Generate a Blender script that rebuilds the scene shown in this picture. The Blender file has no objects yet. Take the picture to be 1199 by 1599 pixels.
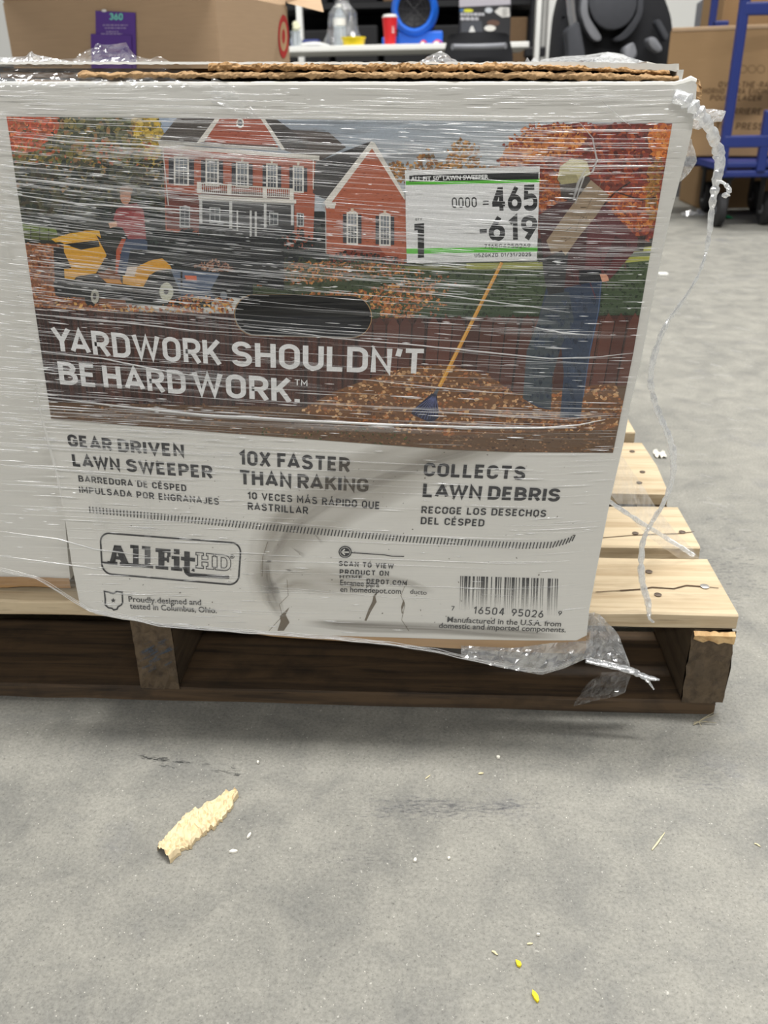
import bpy, bmesh, math, random
import numpy as np
from mathutils import Vector, Matrix, noise
from mathutils.geometry import tessellate_polygon

random.seed(7)
SC = bpy.context.scene
COL = SC.collection
PI = math.pi

# ------------------------------------------------------------------ camera
W, H = 1199, 1599
PITCH, YAW, ROLL, CAMH, FPX = 0.4461, 0.0698, -0.0176, 0.5294, 1360.0
_fw = Vector((-math.sin(YAW) * math.cos(PITCH), math.cos(YAW) * math.cos(PITCH), -math.sin(PITCH)))
_r0 = Vector((math.cos(YAW), math.sin(YAW), 0.0))
_u0 = _r0.cross(_fw)
_rt = _r0 * math.cos(ROLL) + _u0 * math.sin(ROLL)
_up = -_r0 * math.sin(ROLL) + _u0 * math.cos(ROLL)
CAMP = Vector((0, 0, CAMH))
cam = bpy.data.cameras.new('camera')
cam.sensor_fit = 'VERTICAL'
cam.sensor_height = 36.0
cam.lens = 36.0 * FPX / H
cam.clip_start = 0.01
cam.dof.use_dof = True
cam.dof.focus_distance = 0.65
cam.dof.aperture_fstop = 11.5
camo = bpy.data.objects.new('camera', cam)
COL.objects.link(camo)
camo.matrix_world = Matrix(((_rt.x, _up.x, -_fw.x, CAMP.x), (_rt.y, _up.y, -_fw.y, CAMP.y),
                            (_rt.z, _up.z, -_fw.z, CAMP.z), (0, 0, 0, 1)))
SC.camera = camo

# ------------------------------------------------------------------ light
SC.view_settings.view_transform = 'Standard'
SC.view_settings.look = 'None'
SC.view_settings.gamma = 1.0
SC.view_settings.exposure = 0.0
wd = bpy.data.worlds.new('hall')
SC.world = wd
wd.use_nodes = True
wd.node_tree.nodes['Background'].inputs[0].default_value = (0.93, 0.96, 1.0, 1)
wd.node_tree.nodes['Background'].inputs[1].default_value = 0.13


def strip_lamp(x, y, power, sx=2.4, sy=0.3, z=4.6):
    l = bpy.data.lights.new('ceiling_lamp', 'AREA')
    l.shape = 'RECTANGLE'
    l.size, l.size_y = sx, sy
    l.energy = power
    l.color = (1.0, 0.985, 0.95)
    o = bpy.data.objects.new('ceiling_lamp', l)
    o.location = (x, y, z)
    COL.objects.link(o)


strip_lamp(0.2, 0.98, 240)
strip_lamp(-2.6, 1.0, 70)
strip_lamp(2.9, 1.0, 80)
strip_lamp(0.3, -5.6, 230)
strip_lamp(-3.2, -5.6, 155)
strip_lamp(3.6, -5.6, 155)
strip_lamp(0.3, 4.4, 130)
strip_lamp(3.0, 4.6, 130)
strip_lamp(-3.0, 4.6, 90)


# ------------------------------------------------------------------ picture ray -> point in the place
def ray(px, py):
    return _fw + _rt * ((px - W / 2) / FPX) + _up * ((H / 2 - py) / FPX)


def UY(px, py, y):
    d = ray(px, py)
    return CAMP + d * (y / d.y)


def UZ(px, py, z):
    d = ray(px, py)
    return CAMP + d * ((z - CAMH) / d.z)


YF = 0.652          # carton front plane
YP = 0.672          # pallet front plane


def F(p, off=0.0):
    """a point on the carton's front, off metres proud of it"""
    return UY(p[0], p[1], YF - off)


# ------------------------------------------------------------------ colours and materials
def lin(c):
    c = c / 255.0
    return c / 12.92 if c <= 0.04045 else ((c + 0.055) / 1.055) ** 2.4


def S(r, g, b):
    return (lin(r), lin(g), lin(b))


def new_mat(name):
    m = bpy.data.materials.new(name)
    m.use_nodes = True
    nt = m.node_tree
    return m, nt, nt.nodes['Principled BSDF'], nt.nodes['Material Output']


def N(nt, kind, **kw):
    n = nt.nodes.new(kind)
    for k, v in kw.items():
        setattr(n, k, v)
    return n


def ramp(nt, fac, stops):
    r = N(nt, 'ShaderNodeValToRGB')
    el = r.color_ramp.elements
    while len(el) < len(stops):
        el.new(0.5)
    for e, (p, c) in zip(el, stops):
        e.position = p
        e.color = (*c, 1) if len(c) == 3 else c
    nt.links.new(fac, r.inputs[0])
    return r.outputs[0]


def coords(nt, scale=(1, 1, 1), rot=(0, 0, 0), kind='Object'):
    t = N(nt, 'ShaderNodeTexCoord')
    mp = N(nt, 'ShaderNodeMapping')
    mp.inputs['Scale'].default_value = scale
    mp.inputs['Rotation'].default_value = rot
    nt.links.new(t.outputs[kind], mp.inputs[0])
    return mp.outputs[0]


def noise_tex(nt, vec, scale, detail=4, rough=0.5, dist=0.0):
    n = N(nt, 'ShaderNodeTexNoise')
    n.inputs['Scale'].default_value = scale
    n.inputs['Detail'].default_value = detail
    n.inputs['Roughness'].default_value = rough
    n.inputs['Distortion'].default_value = dist
    nt.links.new(vec, n.inputs['Vector'])
    return n.outputs['Fac']


def mixc(nt, fac, a, b, mode='MIX'):
    m = N(nt, 'ShaderNodeMix', data_type='RGBA', blend_type=mode)
    for sock, v in ((m.inputs[0], fac), (m.inputs[6], a), (m.inputs[7], b)):
        if hasattr(v, 'links'):
            nt.links.new(v, sock)
        elif isinstance(v, (int, float)):
            sock.default_value = v
        else:
            sock.default_value = (*v, 1)
    return m.outputs[2]


def bump(nt, h, bsdf, strength=0.3, dist=0.002):
    b = N(nt, 'ShaderNodeBump')
    b.inputs['Strength'].default_value = strength
    b.inputs['Distance'].default_value = dist
    nt.links.new(h, b.inputs['Height'])
    nt.links.new(b.outputs[0], bsdf.inputs['Normal'])
    return b.outputs[0]


def plain(name, rgb, rough=0.5, metal=0.0, var=0.12, scale=30, spec=None):
    m, nt, b, o = new_mat(name)
    n = noise_tex(nt, coords(nt), scale, 3)
    c = mixc(nt, n, tuple(x * (1 - var) for x in rgb), tuple(min(1, x * (1 + var)) for x in rgb))
    nt.links.new(c, b.inputs['Base Color'])
    b.inputs['Roughness'].default_value = rough
    b.inputs['Metallic'].default_value = metal
    if spec is not None:
        b.inputs['Specular IOR Level'].default_value = spec
    return m


def wood(name, a, b_, dark, axis=0, rough=0.75, dirt=0.3):
    m, nt, b, o = new_mat(name)
    sc = [60, 60, 60]
    sc[axis] = 4
    oi = N(nt, 'ShaderNodeObjectInfo')
    t = N(nt, 'ShaderNodeTexCoord')
    add = N(nt, 'ShaderNodeVectorMath', operation='ADD')
    mul = N(nt, 'ShaderNodeMath', operation='MULTIPLY')
    mul.inputs[1].default_value = 7.0
    nt.links.new(oi.outputs['Random'], mul.inputs[0])
    nt.links.new(t.outputs['Object'], add.inputs[0])
    nt.links.new(mul.outputs[0], add.inputs[1])
    mp = N(nt, 'ShaderNodeMapping')
    mp.inputs['Scale'].default_value = sc
    nt.links.new(add.outputs[0], mp.inputs[0])
    g = noise_tex(nt, mp.outputs[0], 1.6, 6, 0.6, 0.6)
    c = ramp(nt, g, [(0.3, b_), (0.55, a), (0.8, tuple(min(1, x * 1.12) for x in a))])
    g2 = noise_tex(nt, mp.outputs[0], 5.0, 2, 0.5)
    c = mixc(nt, ramp(nt, g2, [(0.62, (0, 0, 0)), (0.75, (0.35, 0.35, 0.35))]), c, dark)
    d = noise_tex(nt, add.outputs[0], 14, 5, 0.65)
    c = mixc(nt, ramp(nt, d, [(0.5, (0, 0, 0)), (0.78, (dirt, dirt, dirt))]), c, dark)
    nt.links.new(c, b.inputs['Base Color'])
    b.inputs['Roughness'].default_value = rough
    bump(nt, g, b, 0.5, 0.0015)
    return m


def concrete():
    m, nt, b, o = new_mat('polished_concrete')
    v = coords(nt)
    big = noise_tex(nt, v, 2.6, 5, 0.6)
    c = ramp(nt, big, [(0.3, S(116, 116, 112)), (0.5, S(134, 133, 127)), (0.72, S(147, 145, 138))])
    mid = noise_tex(nt, v, 16, 8, 0.72, 0.4)
    c = mixc(nt, 0.55, c, ramp(nt, mid, [(0.3, S(97, 97, 95)), (0.52, S(134, 132, 125)), (0.75, S(161, 158, 149))]), 'MIX')
    # bluish worn patches
    bl = noise_tex(nt, v, 5.2, 6, 0.7)
    c = mixc(nt, ramp(nt, bl, [(0.58, (0, 0, 0)), (0.75, (0.55, 0.55, 0.55))]), c, S(100, 102, 109))
    # fine pits and grains
    f = noise_tex(nt, v, 420, 3, 0.7)
    c = mixc(nt, ramp(nt, f, [(0.6, (0, 0, 0)), (0.68, (0.6, 0.6, 0.6))]), c, S(76, 74, 70))
    f2 = noise_tex(nt, v, 260, 2, 0.6)
    c = mixc(nt, ramp(nt, f2, [(0.68, (0, 0, 0)), (0.74, (0.5, 0.5, 0.5))]), c, S(205, 202, 194))
    g3 = noise_tex(nt, v, 330, 7, 0.85)
    c = mixc(nt, 1.0, c, ramp(nt, g3, [(0.32, (0.62,) * 3), (0.5, (1.0, 1.0, 0.99)), (0.68, (1.28,) * 3)]), 'MULTIPLY')
    # hairline cracks
    vo = N(nt, 'ShaderNodeTexVoronoi', feature='DISTANCE_TO_EDGE')
    vo.inputs['Scale'].default_value = 7
    dis = N(nt, 'ShaderNodeTexNoise')
    dis.inputs['Scale'].default_value = 24
    nt.links.new(v, dis.inputs['Vector'])
    mv = mixc(nt, 0.12, v, dis.outputs['Color'])
    nt.links.new(mv, vo.inputs['Vector'])
    cr = ramp(nt, vo.outputs['Distance'], [(0.0, (1, 1, 1)), (0.004, (0, 0, 0))])
    gate = ramp(nt, noise_tex(nt, v, 9, 2), [(0.56, (0, 0, 0)), (0.68, (0.5, 0.5, 0.5))])
    c = mixc(nt, mixc(nt, 1.0, cr, gate, 'MULTIPLY'), c, S(70, 70, 68))
    nt.links.new(c, b.inputs['Base Color'])
    r = ramp(nt, mid, [(0.3, (0.5,) * 3), (0.7, (0.72,) * 3)])
    nt.links.new(r, b.inputs['Roughness'])
    b.inputs['Specular IOR Level'].default_value = 0.3
    bump(nt, mid, b, 0.12, 0.0015)
    return m


def kraft(name, rgb, rough=0.85):
    m, nt, b, o = new_mat(name)
    n = noise_tex(nt, coords(nt, (3, 3, 40)), 6, 4)
    n2 = noise_tex(nt, coords(nt), 5, 3)
    c = mixc(nt, n, tuple(x * 0.9 for x in rgb), tuple(x * 1.08 for x in rgb))
    c = mixc(nt, ramp(nt, n2, [(0.4, (0, 0, 0)), (0.8, (0.3,) * 3)]), c, tuple(x * 0.82 for x in rgb))
    nt.links.new(c, b.inputs['Base Color'])
    b.inputs['Roughness'].default_value = rough
    b.inputs['Specular IOR Level'].default_value = 0.2
    return m


def art_mat(name, rough=0.45):
    """ink: colour and coverage come from the printed shapes"""
    m, nt, b, o = new_mat(name)
    a = N(nt, 'ShaderNodeVertexColor', layer_name='Col')
    n = noise_tex(nt, coords(nt), 900, 2)
    c = mixc(nt, 1.0, a.outputs['Color'], ramp(nt, n, [(0.3, (0.86,) * 3), (0.7, (1, 1, 1))]), 'MULTIPLY')
    nt.links.new(c, b.inputs['Base Color'])
    b.inputs['Roughness'].default_value = rough
    b.inputs['Specular IOR Level'].default_value = 0.25
    t = N(nt, 'ShaderNodeBsdfTransparent')
    mx = N(nt, 'ShaderNodeMixShader')
    nt.links.new(a.outputs['Alpha'], mx.inputs[0])
    nt.links.new(t.outputs[0], mx.inputs[1])
    nt.links.new(b.outputs[0], mx.inputs[2])
    nt.links.new(mx.outputs[0], o.inputs[0])
    return m


def film_mat(name, veil=(0.02, 0.16), gloss=0.10, rough=0.14, stretch=(5, 5, 150), bstr=0.5, tint=(0.93, 0.95, 0.97), attr=False):
    """thin stretch film: clear, a little milky, glossy"""
    m, nt, b, o = new_mat(name)
    nt.nodes.remove(b)
    v = coords(nt, stretch, (0, math.radians(3.5), 0))
    n = noise_tex(nt, v, 1.0, 4, 0.6, 0.3)
    n2 = noise_tex(nt, v, 3.1, 2, 0.5)
    bp = N(nt, 'ShaderNodeBump')
    bp.inputs['Strength'].default_value = bstr
    bp.inputs['Distance'].default_value = 0.002
    nt.links.new(n, bp.inputs['Height'])
    tr = N(nt, 'ShaderNodeBsdfTransparent')
    df = N(nt, 'ShaderNodeBsdfDiffuse')
    df.inputs[0].default_value = (*tint, 1)
    tl = N(nt, 'ShaderNodeBsdfTranslucent')
    tl.inputs[0].default_value = (*tint, 1)
    gl = N(nt, 'ShaderNodeBsdfGlossy')
    gl.inputs['Roughness'].default_value = rough
    gl.inputs[0].default_value = (1, 1, 1, 1)
    nt.links.new(bp.outputs[0], gl.inputs['Normal'])
    m1 = N(nt, 'ShaderNodeMixShader')
    m1.inputs[0].default_value = 0.35
    nt.links.new(df.outputs[0], m1.inputs[1])
    nt.links.new(tl.outputs[0], m1.inputs[2])
    m2 = N(nt, 'ShaderNodeMixShader')
    if attr:
        a = N(nt, 'ShaderNodeVertexColor', layer_name='Col')
        fac = a.outputs['Alpha']
    else:
        mm = N(nt, 'ShaderNodeMath', operation='MULTIPLY')
        nt.links.new(n2, mm.inputs[0])
        nt.links.new(noise_tex(nt, coords(nt, (6, 6, 22)), 1.0, 3), mm.inputs[1])
        fac = ramp(nt, mm.outputs[0], [(0.16, (veil[0],) * 3), (0.42, (veil[1],) * 3)])
    nt.links.new(fac, m2.inputs[0])
    nt.links.new(tr.outputs[0], m2.inputs[1])
    nt.links.new(m1.outputs[0], m2.inputs[2])
    m3 = N(nt, 'ShaderNodeMixShader')
    if attr:
        g = N(nt, 'ShaderNodeMath', operation='MULTIPLY')
        g.inputs[1].default_value = gloss
        nt.links.new(fac, g.inputs[0])
        nt.links.new(g.outputs[0], m3.inputs[0])
    else:
        m3.inputs[0].default_value = gloss
    nt.links.new(m2.outputs[0], m3.inputs[1])
    nt.links.new(gl.outputs[0], m3.inputs[2])
    nt.links.new(m3.outputs[0], o.inputs[0])
    return m


# ------------------------------------------------------------------ mesh helpers
class MB:
    def __init__(self):
        self.v, self.f, self.c, self.sm = [], [], [], []

    def add(self, vs, fs, smooth=False):
        b = len(self.v)
        self.v += [tuple(p) for p in vs]
        self.f += [tuple(i + b for i in f) for f in fs]
        self.sm += [smooth] * len(fs)
        return self

    def box(self, x0, x1, y0, y1, z0, z1, bev=0.0, M=None):
        if bev > 0:
            bm = bmesh.new()
            bmesh.ops.create_cube(bm, size=1.0)
            for v in bm.verts:
                v.co = ((x0 + x1) / 2 + v.co.x * (x1 - x0), (y0 + y1) / 2 + v.co.y * (y1 - y0), (z0 + z1) / 2 + v.co.z * (z1 - z0))
            bmesh.ops.bevel(bm, geom=list(bm.edges), offset=bev, segments=2, profile=0.5, affect='EDGES')
            self.bm(bm, M)
            return self
        vs = [Vector((x, y, z)) for x in (x0, x1) for y in (y0, y1) for z in (z0, z1)]
        if M is not None:
            vs = [M @ v for v in vs]
        self.add(vs, [(0, 1, 3, 2), (4, 6, 7, 5), (0, 4, 5, 1), (2, 3, 7, 6), (0, 2, 6, 4), (1, 5, 7, 3)])
        return self

    def bm(self, bm, M=None, smooth=False):
        bm.verts.index_update()
        vs = [(M @ v.co if M is not None else v.co.copy()) for v in bm.verts]
        self.add(vs, [[v.index for v in f.verts] for f in bm.faces], smooth)
        bm.free()

    def tube(self, pts, rad, n=10, caps=True, flat=1.0):
        pts = [Vector(p) for p in pts]
        rs = rad if isinstance(rad, (list, tuple)) else [rad] * len(pts)
        vs, fs = [], []
        prev = None
        for i, p in enumerate(pts):
            t = (pts[min(i + 1, len(pts) - 1)] - pts[max(i - 1, 0)]).normalized()
            if prev is None:
                a = t.orthogonal().normalized()
            else:
                a = (prev - t * prev.dot(t)).normalized()
            prev = a
            b = t.cross(a)
            for k in range(n):
                an = 2 * PI * k / n
                vs.append(p + a * (rs[i] * math.cos(an)) + b * (rs[i] * math.sin(an) * flat))
        for i in range(len(pts) - 1):
            for k in range(n):
                k2 = (k + 1) % n
                fs.append((i * n + k, i * n + k2, (i + 1) * n + k2, (i + 1) * n + k))
        if caps:
            fs.append(tuple(range(n - 1, -1, -1)))
            fs.append(tuple((len(pts) - 1) * n + k for k in range(n)))
        self.add(vs, fs, True)
        return self

    def lathe(self, prof, c=(0, 0, 0), n=24, axis='Z', caps=True):
        vs, fs = [], []
        for r, h in prof:
            for k in range(n):
                a = 2 * PI * k / n
                p = (r * math.cos(a), r * math.sin(a), h)
                if axis == 'Y':
                    p = (p[0], p[2], p[1])
                elif axis == 'X':
                    p = (p[2], p[0], p[1])
                vs.append((p[0] + c[0], p[1] + c[1], p[2] + c[2]))
        m = len(prof)
        for i in range(m - 1):
            for k in range(n):
                k2 = (k + 1) % n
                fs.append((i * n + k, i * n + k2, (i + 1) * n + k2, (i + 1) * n + k))
        if caps:
            fs.append(tuple(range(n - 1, -1, -1)))
            fs.append(tuple((m - 1) * n + k for k in range(n)))
        self.add(vs, fs, True)
        return self

    def prism(self, poly, d):
        """extrude a 3-D polygon along vector d"""
        n = len(poly)
        d = Vector(d)
        vs = [Vector(p) for p in poly] + [Vector(p) + d for p in poly]
        fs = [tuple(range(n - 1, -1, -1)), tuple(range(n, 2 * n))] + [(i, (i + 1) % n, n + (i + 1) % n, n + i) for i in range(n)]
        self.add(vs, fs)
        return self

    def grid(self, P, smooth=True, wrap=False):
        """P: rows of points"""
        r, c = len(P), len(P[0])
        vs = [p for row in P for p in row]
        fs = [(i * c + j, i * c + j + 1, (i + 1) * c + j + 1, (i + 1) * c + j) for i in range(r - 1) for j in range(c - 1)]
        self.add(vs, fs, smooth)
        return self

    def build(self, name, mat, parent=None, loc=None):
        me = bpy.data.meshes.new(name)
        org = Vector(loc) if loc is not None else Vector((0, 0, 0))
        me.from_pydata([tuple(Vector(v) - org) for v in self.v], [], self.f)
        me.polygons.foreach_set('use_smooth', self.sm)
        me.materials.append(mat)
        bm = bmesh.new()
        bm.from_mesh(me)
        bmesh.ops.recalc_face_normals(bm, faces=bm.faces)
        bm.to_mesh(me)
        bm.free()
        if any(self.sm):
            me.set_sharp_from_angle(angle=math.radians(40))
        o = bpy.data.objects.new(name, me)
        COL.objects.link(o)
        o.location = org
        if parent is not None:
            o.parent = parent
            o.location = org - parent.location if parent.parent is None else org
            if parent.parent is not None:
                o.location = org - (parent.parent.location + parent.location)
        return o


def tag(o, label=None, cat=None, group=None, kind=None):
    if label: o['label'] = label
    if cat: o['category'] = cat
    if group: o['group'] = group
    if kind: o['kind'] = kind
    return o


def empty(name, loc, label, cat, group=None):
    o = bpy.data.objects.new(name, None)
    o.empty_display_size = 0.05
    COL.objects.link(o)
    o.location = loc
    return tag(o, label, cat, group)


def nz(x, y, z=0.0):
    return noise.noise(Vector((x, y, z)))
# ------------------------------------------------------------------ printing: flat inked shapes on a surface
def ear(poly):
    if len(poly) <= 3:
        return [list(range(len(poly)))]
    return tessellate_polygon([[Vector((p[0], p[1], 0)) for p in poly]])


def clip_half(poly, a, b, keep_left):
    """split a polygon of (x,y,rgba) by line a->b, keep one side"""
    out = []
    nx, ny = -(b[1] - a[1]), b[0] - a[0]
    d = [(p[0] - a[0]) * nx + (p[1] - a[1]) * ny for p in poly]
    if not keep_left:
        d = [-x for x in d]
    for i in range(len(poly)):
        j = (i + 1) % len(poly)
        if d[i] >= 0:
            out.append(poly[i])
        if (d[i] >= 0) != (d[j] >= 0):
            t = d[i] / (d[i] - d[j])
            p, q = poly[i], poly[j]
            out.append((p[0] + t * (q[0] - p[0]), p[1] + t * (q[1] - p[1]), tuple(x + t * (y - x) for x, y in zip(p[2], q[2]))))
    return out if len(out) >= 3 else []


def orient(poly):
    a = sum(poly[i][0] * poly[(i + 1) % len(poly)][1] - poly[(i + 1) % len(poly)][0] * poly[i][1] for i in range(len(poly)))
    return poly if a > 0 else poly[::-1]


class Art:
    """layers of flat ink; positions in the photograph's frame are carried onto the surface by `place`"""
    def __init__(self, place, hole=None, clip=None, base=0.0002, step=5e-6):
        self.place, self.hole, self.clipq = place, orient(hole) if hole else None, orient(clip) if clip else None
        self.off, self.step = base, step
        self.v, self.f, self.c = [], [], []
        if hole:
            xs, ys = [p[0] for p in hole], [p[1] for p in hole]
            self.hb = (min(xs), max(xs), min(ys), max(ys))

    def _emit(self, poly, off):
        b = len(self.v)
        self.v += [self.place((p[0], p[1]), off) for p in poly]
        self.c += [p[2] for p in poly]
        self.f.append(tuple(range(b, b + len(poly))))

    def add(self, poly, col, alpha=1.0, layer=True, jit=0.0):
        """col: one rgb, or a list of rgb / rgba per corner"""
        if layer:
            self.off += self.step
        off = self.off + jit
        if isinstance(col, list):
            cs = [(*c, alpha) if len(c) == 3 else c for c in col]
        else:
            cs = [(*col, alpha)] * len(poly)
        pts = [(p[0], p[1], c) for p, c in zip(poly, cs)]
        for tri in ear(pts):
            t = [pts[i] for i in tri]
            if self.clipq:
                q = self.clipq
                for i in range(len(q)):
                    t = clip_half(t, q[i], q[(i + 1) % len(q)], True)
                    if not t:
                        break
                if not t:
                    continue
            if self.hole:
                x = [p[0] for p in t]
                y = [p[1] for p in t]
                if not (max(x) < self.hb[0] or min(x) > self.hb[1] or max(y) < self.hb[2] or min(y) > self.hb[3]):
                    cur = t
                    for i in range(len(self.hole)):
                        a, b = self.hole[i], self.hole[(i + 1) % len(self.hole)]
                        o = clip_half(cur, a, b, False)
                        if o:
                            self._emit(o, off)
                        cur = clip_half(cur, a, b, True)
                        if not cur:
                            break
                    continue
            self._emit(t, off)

    def line(self, pts, w, col, alpha=1.0, layer=True, closed=False):
        for p in ribbon(pts, w, closed):
            self.add(p, col, alpha, layer)
            layer = False

    def rect(self, x0, y0, x1, y1, col, alpha=1.0, layer=True):
        self.add([(x0, y0), (x1, y0), (x1, y1), (x0, y1)], col, alpha, layer)

    def disc(self, x, y, rx, ry, col, alpha=1.0, layer=True, n=20, rot=0.0):
        c, s = math.cos(rot), math.sin(rot)
        P = []
        for k in range(n):
            a = 2 * PI * k / n
            u, v = rx * math.cos(a), ry * math.sin(a)
            P.append((x + u * c - v * s, y + u * s + v * c))
        self.add(P, col, alpha, layer)

    def scatter(self, region, n, palette, size, asp=1.0, rnd=None, alpha=1.0, thick=1.2e-5):
        """many small ragged blots (leaves, foliage) inside a polygon"""
        rnd = rnd or random
        xs, ys = [p[0] for p in region], [p[1] for p in region]
        self.off += self.step
        k = 0
        tries = 0
        while k < n and tries < n * 12:
            tries += 1
            x, y = rnd.uniform(min(xs), max(xs)), rnd.uniform(min(ys), max(ys))
            if not inside(x, y, region):
                continue
            k += 1
            s = rnd.uniform(*size)
            m = rnd.choice((4, 5, 5, 6))
            a0 = rnd.random() * 6.3
            P = []
            rot = rnd.random() * PI
            for i in range(m):
                a = a0 + 2 * PI * i / m
                r = s * rnd.uniform(0.5, 1.25)
                u, v = r * math.cos(a), r * math.sin(a) * 0.7
                P.append((x + (u * math.cos(rot) - v * math.sin(rot)), y + (u * math.sin(rot) + v * math.cos(rot)) * asp))
            c = rnd.choice(palette)
            f = rnd.uniform(0.75, 1.25)
            self.add(P, tuple(min(0.9, q * f) for q in c), alpha, False, rnd.random() * thick)
        self.off += thick

    def build(self, name, mat, parent=None, loc=None):
        me = bpy.data.meshes.new(name)
        org = Vector(loc) if loc is not None else Vector((0, 0, 0))
        me.from_pydata([tuple(Vector(v) - org) for v in self.v], [], self.f)
        ca = me.color_attributes.new('Col', 'FLOAT_COLOR', 'POINT')
        ca.data.foreach_set('color', [x for c in self.c for x in c])
        me.materials.append(mat)
        o = bpy.data.objects.new(name, me)
        COL.objects.link(o)
        o.location = org
        if parent is not None:
            o.parent = parent
            base = parent.location.copy()
            if parent.parent is not None:
                base += parent.parent.location
            o.location = org - base
        return o


def inside(x, y, poly):
    r = False
    j = len(poly) - 1
    for i in range(len(poly)):
        xi, yi, xj, yj = poly[i][0], poly[i][1], poly[j][0], poly[j][1]
        if (yi > y) != (yj > y) and x < (xj - xi) * (y - yi) / (yj - yi) + xi:
            r = not r
        j = i
    return r


def ribbon(pts, w, closed=False):
    """quads along a polyline, mitred"""
    P = [Vector((p[0], p[1])) for p in pts]
    n = len(P)
    if n < 2:
        return []
    L, R = [], []
    for i in range(n):
        a = P[i - 1] if (i > 0 or closed) else None
        b = P[(i + 1) % n] if (i < n - 1 or closed) else None
        d1 = (P[i] - a).normalized() if a is not None else None
        d2 = (b - P[i]).normalized() if b is not None else None
        if d1 is None: d1 = d2
        if d2 is None: d2 = d1
        t = (d1 + d2)
        if t.length < 1e-6:
            t = d1
        t.normalize()
        nrm = Vector((-t.y, t.x))
        k = max(0.45, abs(nrm.dot(Vector((-d1.y, d1.x)))))
        h = w / 2 / k
        L.append(P[i] + nrm * h)
        R.append(P[i] - nrm * h)
    m = n if closed else n - 1
    return [[tuple(L[i]), tuple(L[(i + 1) % n]), tuple(R[(i + 1) % n]), tuple(R[i])] for i in range(m)]


def rounded(path, closed=False, steps=6):
    """corners (x, y, r) turned into smooth arcs"""
    out = []
    n = len(path)
    for i, p in enumerate(path):
        r = p[2] if len(p) > 2 else 0
        if r <= 0 or (not closed and i in (0, n - 1)):
            out.append((p[0], p[1]))
            continue
        a, b = Vector(path[i - 1][:2]), Vector(path[(i + 1) % n][:2])
        c = Vector(p[:2])
        la, lb = (a - c).length, (b - c).length
        ra, rb = min(r, la * 0.5 if (closed or i > 1) else la), min(r, lb * 0.5 if (closed or i < n - 2) else lb)
        A, B = c + (a - c).normalized() * ra, c + (b - c).normalized() * rb
        k = 0.5523
        c1, c2 = A + (c - A) * k, B + (c - B) * k
        for s in range(steps + 1):
            t = s / steps
            q = A * (1 - t) ** 3 + c1 * 3 * t * (1 - t) ** 2 + c2 * 3 * t * t * (1 - t) + B * t ** 3
            if not out or (Vector(out[-1]) - q).length > 1e-5:
                out.append((q.x, q.y))
    if closed and len(out) > 2 and (Vector(out[0]) - Vector(out[-1])).length < 1e-5:
        out.pop()
    return out


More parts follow.
